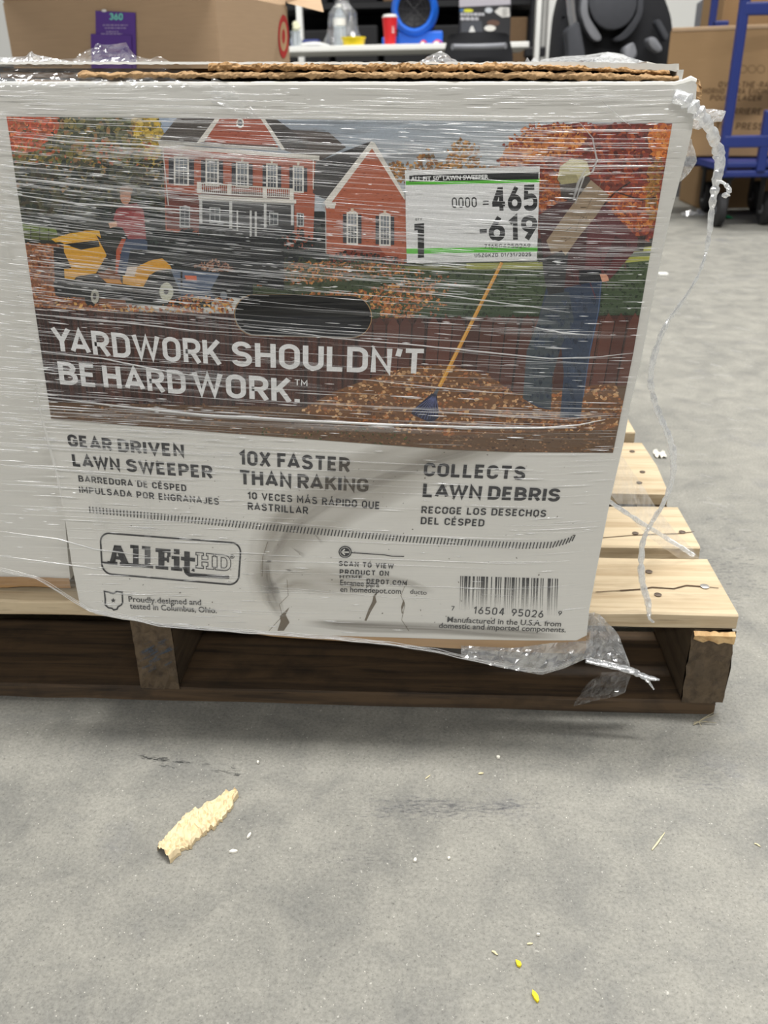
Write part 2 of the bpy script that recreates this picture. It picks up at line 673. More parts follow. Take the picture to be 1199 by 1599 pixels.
# plain grotesque capitals drawn as strokes: width, strokes (closed?, corners)
r_ = 0.27
GL = {
 'A': (.60, [(0, [(0, 0), (.30, 1), (.60, 0)]), (0, [(.11, .25), (.49, .25)])]),
 'B': (.50, [(1, [(0, 1), (.46, 1, .24), (.46, .53, .24), (0, .53)]), (1, [(0, .53), (.50, .53, .25), (.50, 0, .25), (0, 0)])]),
 'C': (.48, [(0, [(.48, .70), (.48, 1, r_), (0, 1, r_), (0, 0, r_), (.48, 0, r_), (.48, .30)])]),
 'D': (.50, [(1, [(0, 0), (0, 1), (.50, 1, .27), (.50, 0, .27)])]),
 'E': (.40, [(0, [(.42, 1), (0, 1), (0, 0), (.42, 0)]), (0, [(0, .52), (.37, .52)])]),
 'F': (.40, [(0, [(.42, 1), (0, 1), (0, -.07)]), (0, [(0, .5), (.37, .5)])]),
 'G': (.50, [(0, [(.48, .74), (.48, 1, r_), (0, 1, r_), (0, 0, r_), (.50, 0, r_), (.50, .46), (.26, .46)])]),
 'H': (.50, [(0, [(0, -.07), (0, 1.07)]), (0, [(.5, -.07), (.5, 1.07)]), (0, [(0, .52), (.5, .52)])]),
 'I': (.0, [(0, [(0, -.07), (0, 1.07)])]),
 'J': (.34, [(0, [(.34, 1.07), (.34, 0, .22), (0, 0, .15), (0, .12)])]),
 'K': (.50, [(0, [(0, -.07), (0, 1.07)]), (0, [(.50, 1.07), (.06, .42)]), (0, [(.19, .58), (.53, -.07)])]),
 'L': (.38, [(0, [(0, 1.07), (0, 0), (.42, 0)])]),
 'M': (.62, [(0, [(0, -.07), (0, 1), (.31, .28), (.62, 1), (.62, -.07)])]),
 'N': (.50, [(0, [(0, -.07), (0, 1), (.5, 0), (.5, 1.07)])]),
 'O': (.50, [(1, [(0, 0, r_), (0, 1, r_), (.5, 1, r_), (.5, 0, r_)])]),
 'P': (.48, [(0, [(0, -.07), (0, 1), (.48, 1, .25), (.48, .42, .25), (0, .42)])]),
 'Q': (.50, [(1, [(0, 0, r_), (0, 1, r_), (.5, 1, r_), (.5, 0, r_)]), (0, [(.3, .25), (.52, -.05)])]),
 'R': (.48, [(0, [(0, -.07), (0, 1), (.48, 1, .25), (.48, .45, .25), (0, .45)]), (0, [(.24, .45), (.50, -.07)])]),
 'S': (.48, [(0, [(.46, .80), (.46, 1, .24), (.01, 1, .24), (.01, .53, .23), (.48, .49, .23), (.48, 0, .25), (0, 0, .25), (0, .19)])]),
 'T': (.48, [(0, [(-.05, 1), (.53, 1)]), (0, [(.24, 1), (.24, -.07)])]),
 'U': (.50, [(0, [(0, 1.07), (0, 0, r_), (.5, 0, r_), (.5, 1.07)])]),
 'V': (.56, [(0, [(-.02, 1.07), (.28, 0), (.58, 1.07)])]),
 'W': (.84, [(0, [(-.02, 1.07), (.2, 0), (.42, .95), (.64, 0), (.86, 1.07)])]),
 'X': (.50, [(0, [(-.02, -.07), (.52, 1.07)]), (0, [(-.02, 1.07), (.52, -.07)])]),
 'Y': (.54, [(0, [(-.02, 1.07), (.27, .45), (.56, 1.07)]), (0, [(.27, .45), (.27, -.07)])]),
 'Z': (.46, [(0, [(0, 1), (.46, 1), (0, 0), (.48, 0)])]),
 '0': (.46, [(1, [(0, 0, .25), (0, 1, .25), (.46, 1, .25), (.46, 0, .25)])]),
 '1': (.22, [(0, [(-.02, .76), (.20, 1.0), (.20, -.07)])]),
 '2': (.46, [(0, [(0, .78), (0, 1, .24), (.46, 1, .24), (.46, .5, .2), (.0, 0), (.49, 0)])]),
 '3': (.46, [(0, [(0, .84), (0, 1, .22), (.44, 1, .22), (.44, .53, .2), (.16, .53)]), (0, [(.16, .53), (.46, .53, .22), (.46, 0, .24), (0, 0, .22), (0, .16)])]),
 '4': (.50, [(0, [(.38, -.07), (.38, 1.07)]), (0, [(.33, 1.03), (.02, .24)]), (0, [(-.05, .26), (.56, .26)])]),
 '5': (.46, [(0, [(.44, 1), (.04, 1), (.02, .55), (.46, .60, .25), (.46, 0, .25), (0, 0, .2), (0, .14)])]),
 '6': (.46, [(0, [(.34, 1.05), (.02, .42)]), (1, [(0, 0, .25), (0, .58, .25), (.46, .58, .25), (.46, 0, .25)])]),
 '7': (.46, [(0, [(0, 1), (.46, 1), (.16, -.07)])]),
 '8': (.46, [(1, [(.02, .53, .2), (.02, 1, .22), (.44, 1, .22), (.44, .53, .2)]), (1, [(0, 0, .24), (0, .53, .24), (.46, .53, .24), (.46, 0, .24)])]),
 '9': (.46, [(0, [(.12, -.05), (.44, .58)]), (1, [(0, .42, .25), (0, 1, .25), (.46, 1, .25), (.46, .42, .25)])]),
 '.': (.0, [(0, [(0, -.07), (0, .10)])]),
 "'": (.06, [(0, [(.06, 1.07), (0, .72)])]),
 '-': (.24, [(0, [(0, .45), (.24, .45)])]),
 '/': (.36, [(0, [(0, -.07), (.36, 1.07)])]),
 ' ': (.18, []),
}
ACC = {'É': 'E', 'Á': 'A'}


KERN = {'YA': -.16, 'AW': -.10, 'WN': -.02, 'LA': -.02, 'RY': -.06, "'T": -.04, 'FA': -.10, 'PR': 0, 'TH': -.03, 'RK': -.02, 'AR': -.03, 'RA': -.04, 'DA': -.04, 'KI': -.03}


def stroke_text(s, t=0.155, gap=0.135):
    """-> list of quads (polygons) in units of cap height, total width"""
    out, x = [], 0.0
    for i_, ch in enumerate(s):
        base = ACC.get(ch, ch)
        w, strokes = GL[base]
        sub = []
        for closed, path in strokes:
            P = rounded(path, closed)
            P = [(x + t / 2 + p[0], t / 2 + p[1] * (1 - t)) for p in P]
            sub.append(ribbon(P, t, closed))
        if ch in ACC:
            m = x + t / 2 + w / 2
            sub.append(ribbon([(m - .04, 1.08), (m + .08, 1.25)], t * 0.8))
        for q in sub:
            out.append(q)
        x += w + (t if ch != ' ' else 0.10) + gap + KERN.get(s[i_:i_ + 2], 0)
    return out, x - gap


_fontcache = {}


def font_text(s, offset=0.0, space=1.0):
    """built-in lettering -> polygons in units of cap height, total width"""
    key = (s, offset, space)
    if key in _fontcache:
        return _fontcache[key]
    c = bpy.data.curves.new('lettering', 'FONT')
    c.body = s
    c.offset = offset
    c.space_character = space
    c.resolution_u = 3
    o = bpy.data.objects.new('lettering', c)
    COL.objects.link(o)
    me = bpy.data.meshes.new_from_object(o.evaluated_get(bpy.context.evaluated_depsgraph_get()))
    vs = [(v.co.x, v.co.y) for v in me.vertices]
    polys = [[vs[i] for i in p.vertices] for p in me.polygons]
    bpy.data.objects.remove(o)
    bpy.data.curves.remove(c)
    bpy.data.meshes.remove(me)
    CAP = 0.70
    x0 = min(p[0] for p in vs)
    wd_ = max(p[0] for p in vs) - x0
    res = ([[((p[0] - x0) / CAP, p[1] / CAP) for p in q] for q in polys], wd_ / CAP)
    _fontcache[key] = res
    return res


VPX, VPY = 470.0, 3300.0        # where the carton's uprights converge


def curve_at(line, u):
    n = len(line) - 1
    if n == 1:
        a, b = line
        return (a[0] + (b[0] - a[0]) * u, a[1] + (b[1] - a[1]) * u)
    if n == 2:   # a parabola through three points
        a, m, b = line
        um = (m[0] - a[0]) / (b[0] - a[0])
        x = a[0] + (b[0] - a[0]) * u
        l0 = (u - um) * (u - 1) / ((0 - um) * (0 - 1))
        l1 = u * (u - 1) / (um * (um - 1))
        l2 = u * (u - um) / (1 * (1 - um))
        return (x, a[1] * l0 + m[1] * l1 + b[1] * l2)


def write(art, s, line, cap, col, t=0.155, gap=0.135, font=False, bold=0.0, alpha=1.0, lean=True, space=1.0):
    """set a line of lettering along a base line; cap height at its two ends"""
    polys, w = font_text(s, bold, space) if font else stroke_text(s, t, gap)
    if not isinstance(cap, tuple):
        cap = (cap, cap)

    def warp(p):
        u = p[0] / w
        bx, by = curve_at(line, u)
        h = (cap[0] + (cap[1] - cap[0]) * u) * p[1]
        if lean:
            d = Vector((VPX - bx, VPY - by)).normalized()
            return (bx - d.x * h, by - d.y * h)
        dx, dy = curve_at(line, min(1, u + .02)), curve_at(line, max(0, u - .02))
        tv = Vector((dx[0] - dy[0], dx[1] - dy[1])).normalized()
        return (bx + tv.y * h, by - tv.x * h)
    groups = [[q] for q in polys] if font else polys
    art.off += art.step
    if font:
        for q in polys:
            art.add([warp(p) for p in q], col, alpha, False)
    else:
        for k, st in enumerate(polys):
            for q in st:
                art.add([warp(p) for p in q], col, alpha, False, (k % 4) * 4e-6)
        art.off += 1.6e-5


def write_words(art, words, line, cap, col, **kw):
    """words with their left and right ends along one base line"""
    xa, xb = line[0][0], line[-1][0]
    for w, x0, x1 in words:
        ua, ub = (x0 - xa) / (xb - xa), (x1 - xa) / (xb - xa)
        pts = [curve_at(line, ua), curve_at(line, (ua + ub) / 2), curve_at(line, ub)]
        cp = cap if isinstance(cap, tuple) else (cap, cap)
        write(art, w, pts, (cp[0] + (cp[1] - cp[0]) * ua, cp[0] + (cp[1] - cp[0]) * ub), col, **kw)


def CR(x0, y0, s):
    """a function that takes local crop coordinates to the photograph's frame"""
    return lambda *p: [(x0 + a / s, y0 + b / s) for a, b in p]
# ------------------------------------------------------------------ materials
M = {}
M['floor'] = concrete()
M['wall'] = plain('painted_wall', S(226, 226, 222), 0.7, var=0.03, scale=4)
M['board'] = wood('pale_pine', S(198, 180, 150), S(170, 148, 116), S(108, 90, 68), axis=0, dirt=0.22)
M['stringer'] = wood('weathered_shade_toned_pine', S(94, 79, 60), S(62, 50, 37), S(36, 31, 26), axis=1, dirt=0.7)  # weathered wood, with part of the shade below the deck mixed into its tone
M['lead'] = wood('shade_darkened_pine', S(84, 66, 46), S(46, 36, 26), S(26, 22, 18), axis=0, dirt=0.8)  # bottom boards; the shade under the deck is put into this dark colour
M['rawwood'] = wood('split_pine', S(214, 180, 130), S(180, 140, 92), S(120, 88, 56), axis=1, dirt=0.2)
M['nail'] = plain('rusty_nail', S(96, 84, 74), 0.5, 0.6)
M['nail_bright'] = plain('bright_nail', S(190, 188, 184), 0.3, 0.8)
M['white_card'] = None


def white_card():
    m, nt, b, o = new_mat('white_coated_card')
    v = coords(nt)
    n = noise_tex(nt, v, 9, 4)
    c = mixc(nt, n, S(216, 214, 208), S(226, 224, 218))
    f = noise_tex(nt, v, 330, 2, 0.5)
    c = mixc(nt, ramp(nt, f, [(0.73, (0, 0, 0)), (0.78, (0.6,) * 3)]), c, S(96, 92, 86))
    g = noise_tex(nt, coords(nt, (3, 3, 14)), 3, 4)
    c = mixc(nt, ramp(nt, g, [(0.55, (0, 0, 0)), (0.8, (0.25,) * 3)]), c, S(186, 182, 172))
    nt.links.new(c, b.inputs['Base Color'])
    b.inputs['Roughness'].default_value = 0.5
    b.inputs['Specular IOR Level'].default_value = 0.3
    bump(nt, noise_tex(nt, coords(nt, (40, 40, 8)), 2, 3), b, 0.15, 0.001)
    return m


M['white_card'] = white_card()
M['kraft'] = kraft('kraft_board', S(176, 144, 106))
M['kraft_dark'] = kraft('kraft_core', S(172, 136, 94))
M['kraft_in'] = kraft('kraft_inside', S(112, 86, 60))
M['ink'] = art_mat('printed_ink')
M['film'] = film_mat('stretch_film', (0.005, 0.07), 0.04, 0.16, (5, 5, 170), 0.55)
M['film_crumple'] = film_mat('crumpled_film', (0.2, 0.6), 0.34, 0.16, (50, 50, 50), 0.6)
M['film_light'] = film_mat('loose_film', (0.04, 0.24), 0.12, 0.12, (30, 30, 60), 0.6)
M['film_fold'] = film_mat('film_fold', gloss=0.8, rough=0.3, stretch=(40, 40, 40), bstr=0.1, tint=(0.97, 0.98, 1.0), attr=True)
M['film_cord'] = film_mat('film_cord', (0.25, 0.8), 0.34, 0.16, (90, 90, 60), 0.6)

# ------------------------------------------------------------------ setting: floor and the wall at the back
mb = MB()
mb.box(-9, 9, -4, 8.6, -0.1, 0)
tag(mb.build('floor', M['floor']), kind='structure')
mb = MB()
mb.box(-9, 9, 8.6, 8.75, 0, 6)
tag(mb.build('wall_back', M['wall']), kind='structure')

# ------------------------------------------------------------------ pallet
XR = 0.265
T1, HS, T2 = 0.016, 0.079, 0.016
ZD = T1 + HS + T2
XL = XR - 1.05
PD = 1.16
pal = empty('wooden_pallet', (XR - 0.5, YP + 0.5, 0), 'pale weathered wooden pallet with dark stringers under the white cartons', 'pallet')


def plank(x0, x1, y0, y1, z0, z1, ax, seed, rag=0.0015, end=None):
    """a sawn board with slightly uneven arrises; end: f(y)->extra length at x1"""
    mb = MB()
    n = 26
    rows = []
    a0, a1 = (x0, x1) if ax == 0 else (y0, y1)
    for i in range(n + 1):
        a = a0 + (a1 - a0) * i / n
        q = []
        for (u, v) in ((0, 0.1), (0, 0.9), (0.02, 1), (0.5, 1), (0.98, 1), (1, 0.9), (1, 0.1), (0.98, 0), (0.02, 0)):
            j = rag * nz(a * 25, u * 5 + seed, v * 3)
            k = rag * nz(a * 25 + 9, u * 5 + seed, v * 3)
            if ax == 0:
                y = y0 + (y1 - y0) * u
                x = a
                if end and i == n:
                    x += end(u)
                q.append((x, y + j, z0 + (z1 - z0) * v + k * 0.4))
            else:
                x = x0 + (x1 - x0) * u
                q.append((x + j, a, z0 + (z1 - z0) * v + k * 0.4))
        rows.append(q + [q[0]])
    mb.grid(rows, smooth=False)
    mb.add(rows[0][:-1], [tuple(range(9))])
    mb.add(rows[-1][:-1], [tuple(range(9))])
    return mb


def board(y0, y1, seed, end=None, name='deck_board', z0=T1 + HS, z1=ZD, mat='board', x1=XR):
    mb = plank(XL, x1, y0, y1, z0, z1, 0, seed, end=end)
    return mb.build(name, M[mat], pal, (0, (y0 + y1) / 2, z0))


def nail(parent, x, y, z, r=0.004, mat='nail', hang=False):
    mb = MB()
    mb.lathe([(r * .9, 0), (r, .0006), (r * .5, .0009)], (x, y, z), 12)
    return mb.build('nail', M[mat], parent, (x, y, z))


def dy(px, py):
    return UZ(px, py, ZD).y


b1 = board(YP, dy(1100, 872), 1)
b2 = board(dy(1097, 855), dy(1060, 791), 2)
b3 = board(dy(1045, 770), dy(1013, 690), 3, end=lambda u: 0.012 * nz(u * 9, 3.3))
b4 = board(dy(999, 675), dy(984, 650), 4)
b6 = board(YP + 0.70, YP + 0.82, 6)
b7 = board(YP + 1.04, YP + 1.16, 7)
for (px, py), par, mt in (((1013, 893), b1, 'nail'), ((1100, 916), b1, 'nail_bright'), ((1027, 929), b1, 'nail'),
                          ((992, 833), b2, 'nail'), ((987, 705), b3, 'nail'), ((1003, 737), b3, 'nail'), ((998, 754), b3, 'nail'), ((1065, 831), b2, 'nail')):
    p = UZ(px, py, ZD + 0.0005)
    nail(par, p.x, p.y, p.z, 0.0034 if mt == 'nail' else 0.0042, mt)
dk = plain('split_in_wood', S(70, 52, 34), 0.9)
# a long split and a knot in the front boards
mb = MB()
pts = [UZ(x, y, ZD + 0.0006) for x, y in ((930, 924), (968, 922), (1000, 920), (1018, 917), (1052, 919), (1072, 914), (1100, 916), (1122, 918))]
for i in range(len(pts) - 1):
    w = 0.0011 if i not in (0, 6) else 0.0005
    a, b = pts[i], pts[i + 1]
    mb.add([a + Vector((0, -w, 0)), b + Vector((0, -w, 0)), b + Vector((0, w, 0)), a + Vector((0, w, 0))], [(0, 1, 2, 3)])
mb.build('board_crack', dk, b1, (0, YP + 0.06, ZD))
mb = MB()
pts = [UZ(x, y, ZD + 0.0006) for x, y in ((935, 840), (985, 836), (1020, 834), (1060, 833), (1084, 830))]
for i in range(len(pts) - 1):
    w = 0.0006
    a, b = pts[i], pts[i + 1]
    mb.add([a + Vector((0, -w, 0)), b + Vector((0, -w, 0)), b + Vector((0, w, 0)), a + Vector((0, w, 0))], [(0, 1, 2, 3)])
mb.build('board_crack', dk, b2, (0, YP + 0.16, ZD))


def stringer(x0, seed, y0=YP):
    mb = MB()
    n = 14
    rows = []
    for i in range(n + 1):
        y = y0 + PD * (i / n) ** 1.6
        q = []
        for (u, v) in ((0.03, 0), (0, 0.05), (0, 0.5), (0, 0.95), (0.05, 1), (0.5, 1), (0.95, 1), (1, 0.95), (1, 0.5), (1, 0.05), (0.97, 0), (0.5, 0)):
            x = x0 + 0.038 * u + 0.002 * nz(u * 3, v * 6, seed + y * 6)
            z = T1 + HS * v
            yy = y + (0.003 * nz(u * 5, v * 5, seed) + 0.0015 * nz(u * 20, v * 30, seed) if i == 0 else 0)
            q.append((x, yy, z))
        rows.append(q + [q[0]])
    mb.grid(rows, smooth=False)
    # rough sawn end
    R = 10
    g = []
    for a in range(R + 1):
        g.append([(x0 + 0.038 * b / R + 0.001 * nz(a, b, seed), y0 - 0.002 + 0.0022 * nz(a * .9, b * .9, seed + 3) + 0.0012 * nz(a * 2.3, b * .4, seed), T1 + HS * a / R) for b in range(R + 1)])
    mb.grid(g, smooth=False)
    return mb.build('stringer', M['stringer'], pal, (x0, y0 + 0.3, T1))


s1 = stringer(XR - 0.038, 1.3)
s2 = stringer(XR - 0.5123 - 0.038, 5.1)
s3 = stringer(XL, 8.4)
# split pale wood along the top of the right stringer's end
mb = MB()
x0, z0 = XR - 0.037, T1 + HS
g = []
for i in range(9):
    u = i / 8
    x = x0 + 0.036 * u
    zz = z0 - 0.008 - 0.005 * nz(u * 7, 2.2) - 0.004 * u
    g.append([(x, YP - 0.002 - 0.001 * nz(u * 9, 4.1), z0 - 0.0005), (x, YP - 0.006 - 0.002 * nz(u * 9, 1.1), z0 - 0.003), (x, YP - 0.0045 + 0.001 * nz(u * 5, 7.1), zz)])
mb.grid(g, smooth=False)
mb.build('split_top', M['rawwood'], s1, (x0, YP, z0))['label'] = 'pale splintered wood'
# blue paint rubbed on the middle stringer's end
ba = Art(lambda p, off: UY(p[0], p[1], YP - 0.0052 - off))
rb = random.Random(5)
for k in range(46):
    x = rb.gauss(246, 14)
    y = 1023 - (x - 240) * .35 + rb.gauss(0, 9)
    if 218 < x < 274:
        ba.line([(x - rb.uniform(2, 9), y + 3), (x + rb.uniform(2, 9), y - 3)], rb.uniform(1, 3), S(62, 88, 112), rb.uniform(.12, .34))
ba.build('paint_smudge', M['ink'], s2, (x0, YP, 0.06))['label'] = 'faint blue paint rub'
# boards under the stringers
for k, (y0, y1) in enumerate(((YP - 0.001, YP + 0.118), (YP + 0.52, YP + 0.62), (YP + 1.04, YP + 1.16))):
    board(y0, y1, 20 + k, name='bottom_board', z0=0, z1=T1, mat='lead', x1=XR - 0.006)
# ------------------------------------------------------------------ the printed carton
CB = Vector((-0.08, YF + 0.5, ZD))
carton = empty('printed_carton', CB, 'white carton with a printed autumn yard picture and hand hole, film-wrapped on the pallet', 'box')

OUT = [(-25, 131), (300, 131), (700, 133), (1040, 135), (1064, 132), (1080, 126), (1088, 132), (1086, 160), (1080, 208), (1065, 268), (1048, 332), (1030, 415), (1016, 484),
       (1000, 568), (984, 632), (974, 690), (953, 779), (931, 892), (920, 951), (916, 992), (900, 1000), (820, 1000), (700, 998), (600, 995), (440, 990), (350, 985),
       (280, 978), (190, 967), (150, 959), (125, 946), (112, 880), (100, 800), (70, 670), (40, 500), (5, 300), (-18, 180)]
hx = []
for k in range(13):       # right end, then left end, of the hand hole
    a = -PI / 2 + PI * k / 12
    hx.append((548 + 33 * math.cos(a), 495 + 33.5 * math.sin(a)))
for k in range(13):
    a = PI / 2 + PI * k / 12
    hx.append((399 + 34 * math.cos(a), 492 + 33 * math.sin(a)))
HOLE = hx


def slab_with_hole(outer, hole, y_of, thick):
    bm = bmesh.new()
    lo = [bm.verts.new(F(p)) for p in outer]
    hi = [bm.verts.new(F(p)) for p in hole]
    es = [bm.edges.new((l[i], l[(i + 1) % len(l)])) for l in (lo, hi) for i in range(len(l))]
    bmesh.ops.triangle_fill(bm, use_beauty=True, edges=es)
    # drop anything filled inside the hole
    hb = [Vector((v.co.x, v.co.z)) for v in hi]
    for f in list(bm.faces):
        c = f.calc_center_median()
        if inside(c.x, c.z, hb):
            bm.faces.remove(f)
    ff = list(bm.faces)
    r = bmesh.ops.extrude_face_region(bm, geom=ff)
    for e in r['geom']:
        if isinstance(e, bmesh.types.BMVert):
            e.co.y += thick
    mb = MB()
    mb.bm(bm)
    return mb


slab_with_hole(OUT, HOLE, None, 0.005).build('front_panel', M['white_card'], carton, F((500, 600)))
# raw brown core seen round the hand hole
mb = MB()
loop = []
for k, p in enumerate(HOLE):
    d = Vector((p[0] - 473, p[1] - 493)).normalized()
    j = 0.6 * nz(k * 1.3, 2.2)
    loop.append([F((p[0] + d.x * .3, p[1] + d.y * .3), 0.0004), F((p[0] - d.x * (1.5 + j), p[1] - d.y * (1.5 + j)), 0.0), F((p[0] - d.x * 1.0, p[1] - d.y * 1.0), -0.005)])
mb.grid(loop + [loop[0]], smooth=False)
mb.build('hole_rim', M['kraft_dark'], carton, F((473, 493)))['label'] = 'raw brown board edge round the hand hole'

# the other sides
xb0, xb1, xt0, xt1 = -0.318, 0.128, -0.312, 0.158
y0, y1 = YF + 0.005, YF + 1.10
zb, zt = ZD + 0.0005, UY(500, 119, YF + 0.01).z - 0.0003


def panel(name, q, mat, n):
    """4 corners -> thin board"""
    mb = MB()
    mb.prism(q, Vector(n) * 0.004)
    return mb.build(name, M[mat], carton, q[0])


panel('side_panel', [(xb1, y0, zb), (xb1, y1, zb), (xt1, y1, zt), (xt1, y0, zt)], 'white_card', (-1, 0, 0))
panel('side_panel', [(xb0, y0, zb), (xb0, y1, zb), (xt0, y1, zt), (xt0, y0, zt)], 'white_card', (1, 0, 0))
panel('back_panel', [(xb0, y1, zb), (xb1, y1, zb), (xt1, y1, zt), (xt0, y1, zt)], 'white_card', (0, -1, 0))
mb = MB()  # added dark block standing in for the darkness inside the hand hole
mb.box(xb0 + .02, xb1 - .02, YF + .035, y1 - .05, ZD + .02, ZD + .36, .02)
mb.build('dark_hole_block', plain('dark_navy_hole_fill', S(20, 22, 30), 0.6), carton, (-.1, YF + .5, ZD + .02))['label'] = 'added dark navy block that darkens the hand hole'
panel('bottom_panel', [(xb0, YP + 0.004, zb), (xb1, YP + 0.004, zb), (xb1, y1, zb), (xb0, y1, zb)], 'kraft_in', (0, 0, 1))
# brown bottom flap showing as a strip below the printed face
mb = MB()
lo = [(400, 990), (420, 993), (440, 995), (520, 1000), (600, 1006), (700, 1012), (800, 1018), (860, 1020), (912, 1020), (922, 996)]
hi_ = [(400, 980), (420, 981), (440, 983), (520, 985), (600, 988), (700, 992), (800, 994), (860, 994), (905, 994), (922, 985)]
rows = []
for dy, sh in ((0.0055, 0), (0.0105, 0)):
    rows.append([UY(a[0], a[1] + 2 * nz(a[0] * .05, 1), YF + dy) for a in lo])
rows.append([UY(a[0], a[1], YF + 0.0105) for a in hi_])
mb.grid([[UY(a[0], a[1], YF + 0.0055) for a in hi_]] + rows, smooth=False)
mb.build('bottom_flap', M['kraft'], carton, F((600, 1000)))['label'] = 'bare brown bottom flap edge'


def ply(x0, x1, top, bot, Y, depth, amp, seed, n=260, m=7):
    """torn edge of corrugated board: a ragged lumpy strip, running back into the lid"""
    rows = []
    for j in range(m + 1):
        v = j / m
        row = []
        for i in range(n + 1):
            x = x0 + (x1 - x0) * i / n
            yy = bot(x) + (top(x) - bot(x)) * v
            tear = amp * (nz(x * .03, seed, 0) + .6 * nz(x * .11, seed, v * 1.5) + .5 * nz(x * .35, seed, v * 2.5))
            edge = (0.9 if v in (0, 1) else 0.2)
            yy += edge * 4.6 * nz(x * .05, seed + 4, v) + edge * 3.2 * nz(x * .16, seed + 8, v) + edge * 1.5 * nz(x * .45, seed + 2, v)
            p = UY(x, yy, Y)
            row.append((p.x, Y + tear + 0.003 * (2 * v - 1) ** 2 * 0.6, p.z))
        rows.append(row)
    back_t = [(p[0], p[1] + depth, p[2] + 0.0) for p in rows[-1]]
    back_b = [(p[0], p[1] + depth, p[2] + 0.0) for p in rows[0]]
    mb = MB()
    mb.grid([back_b] + rows + [back_t], smooth=False)
    return mb


# lid: torn flaps lying across the top
lid = MB()
zl = UY(500, 119, YF + 0.01).z
za, zc = UY(-20, 122, YF + .01).z, UY(1050, 124, YF + .01).z
for h0, h1, yy in ((0, .0035, YF + .012), (.0042, .0062, YF + .018)):
    lid.prism([(-0.31, yy, za + h0), (0.152, yy, zc + h0), (0.152, yy, zc + h1), (-0.31, yy, za + h1)], (0, y1 - yy, 0))
lid.build('lid', M['kraft_in'], carton, (-0.08, YF + 0.3, zl))


def lidtop(x):
    return 104.0 + 0.0 * x + (3.0 if x > 950 else 0) * (x - 950) / 100


ply(120, 1060, lambda x: 112.5 + max(0, (x - 900)) * .04, lambda x: 122 + max(0, (x - 700)) * .010 + (1 if x > 900 else 0), YF + 0.002, 0.02, 0.0022, 3.1).build('lid_flap', M['kraft'], carton, UY(500, 118, YF))['label'] = 'torn brown lower flap edge'
ply(325, 1046, lambda x: 99.5 + 1.2 * nz(x * .02, 5) + max(0, x - 820) * .045, lambda x: 110 + max(0, (x - 900)) * .05, YF + 0.004, 0.02, 0.003, 7.7).build('lid_flap', M['kraft_dark'], carton, UY(500, 105, YF))['label'] = 'torn lumpy brown upper flap edge'
# white face paper torn back along the upper edge
mb = MB()
rows = [[], [], []]
for i in range(321):
    x = -25 + (1060 + 25) * i / 320
    t = 96.5 + (x > 900) * (x - 900) * .022 + 1.2 * nz(x * .06, 3) + 0.8 * nz(x * .3, 9)
    if 370 < x < 760:
        t += 2.5 * max(0, nz(x * .05, 12))
    b = 100.5 + max(0, x - 820) * .045 + 1.8 * nz(x * .1, 6)
    rows[0].append(UY(x, b, YF + 0.007))
    rows[1].append(UY(x, t, YF + 0.0075))
    rows[2].append(UY(x, t + .6, YF + 0.03))
mb.grid(rows, smooth=False)
mb.build('torn_liner', M['white_card'], carton, UY(500, 98, YF))['label'] = 'white face paper along the torn lid'
# square white corner of the rear flap
mb = MB()
q = [UY(1010, 96, YF + 0.03), UY(1058, 107, YF + 0.03), UY(1058, 121, YF + 0.03), UY(1010, 118, YF + 0.03)]
mb.prism(q, (0, 0.12, 0))
mb.build('flap_corner', M['white_card'], carton, q[0])
# rounded white rim along the top of the face and the crushed corner
pts = [F((x, 133 + 0.8 * nz(x * .02, 2)), -0.002) for x in range(-24, 1050, 18)] + [F(p, -0.002) for p in ((1052, 133), (1066, 130), (1078, 126), (1086, 128))]
mb = MB()
mb.tube(pts, [0.0023] * (len(pts) - 2) + [.003, .002], 8)
mb.build('front_rim', M['white_card'], carton, F((500, 133)))
mb = MB()
cr = []
for i in range(13):
    v = i / 12
    yy = 124 + 40 * v
    row = []
    for j in range(7):
        u = j / 6
        x = 1070 + 10 * math.sin(v * 2.4) + 21 * u * (1 - .35 * v) + 3 * nz(u * 4, v * 7, 2)
        row.append(UY(x, yy + 3 * nz(u * 5, v * 5, 8), YF + 0.002 + 0.004 * nz(u * 3, v * 6, 5) + 0.012 * u))
    cr.append(row)
mb.grid(cr, smooth=False)
mb.build('crushed_corner', M['kraft'], carton, F((1084, 140)))['label'] = 'crushed brown torn corner'

# ------------------------------------------------------------------ the printed picture
K = 1.25


def A(r, g, b):
    return tuple(min(0.86, x * K) for x in S(r, g, b))


PIC = [(10, 182), (1050, 192), (1022, 356), (990, 545), (957, 707), (800, 706), (650, 700), (350, 676), (80, 656)]
art = Art(F, HOLE, PIC)
rl = random.Random(11)
c4, c5, c6 = CR(0, 160, 3.0), CR(230, 160, 2.788), CR(600, 180, 2.498)
# sky
art.add([(0, 178), (560, 178), (560, 420), (0, 420)], [A(160, 174, 198), A(150, 160, 172), A(190, 196, 200), A(176, 182, 188)])
art.add([(560, 178), (1070, 178), (1070, 420), (560, 420)], [A(150, 160, 172), A(182, 186, 188), A(205, 206, 204), A(198, 200, 200)])
for k in range(40):
    x, y = rl.uniform(440, 830), rl.uniform(185, 270)
    art.disc(x, y, rl.uniform(20, 60), rl.uniform(3, 9), A(198, 200, 202), rl.uniform(.06, .2), layer=(k % 8 == 0))
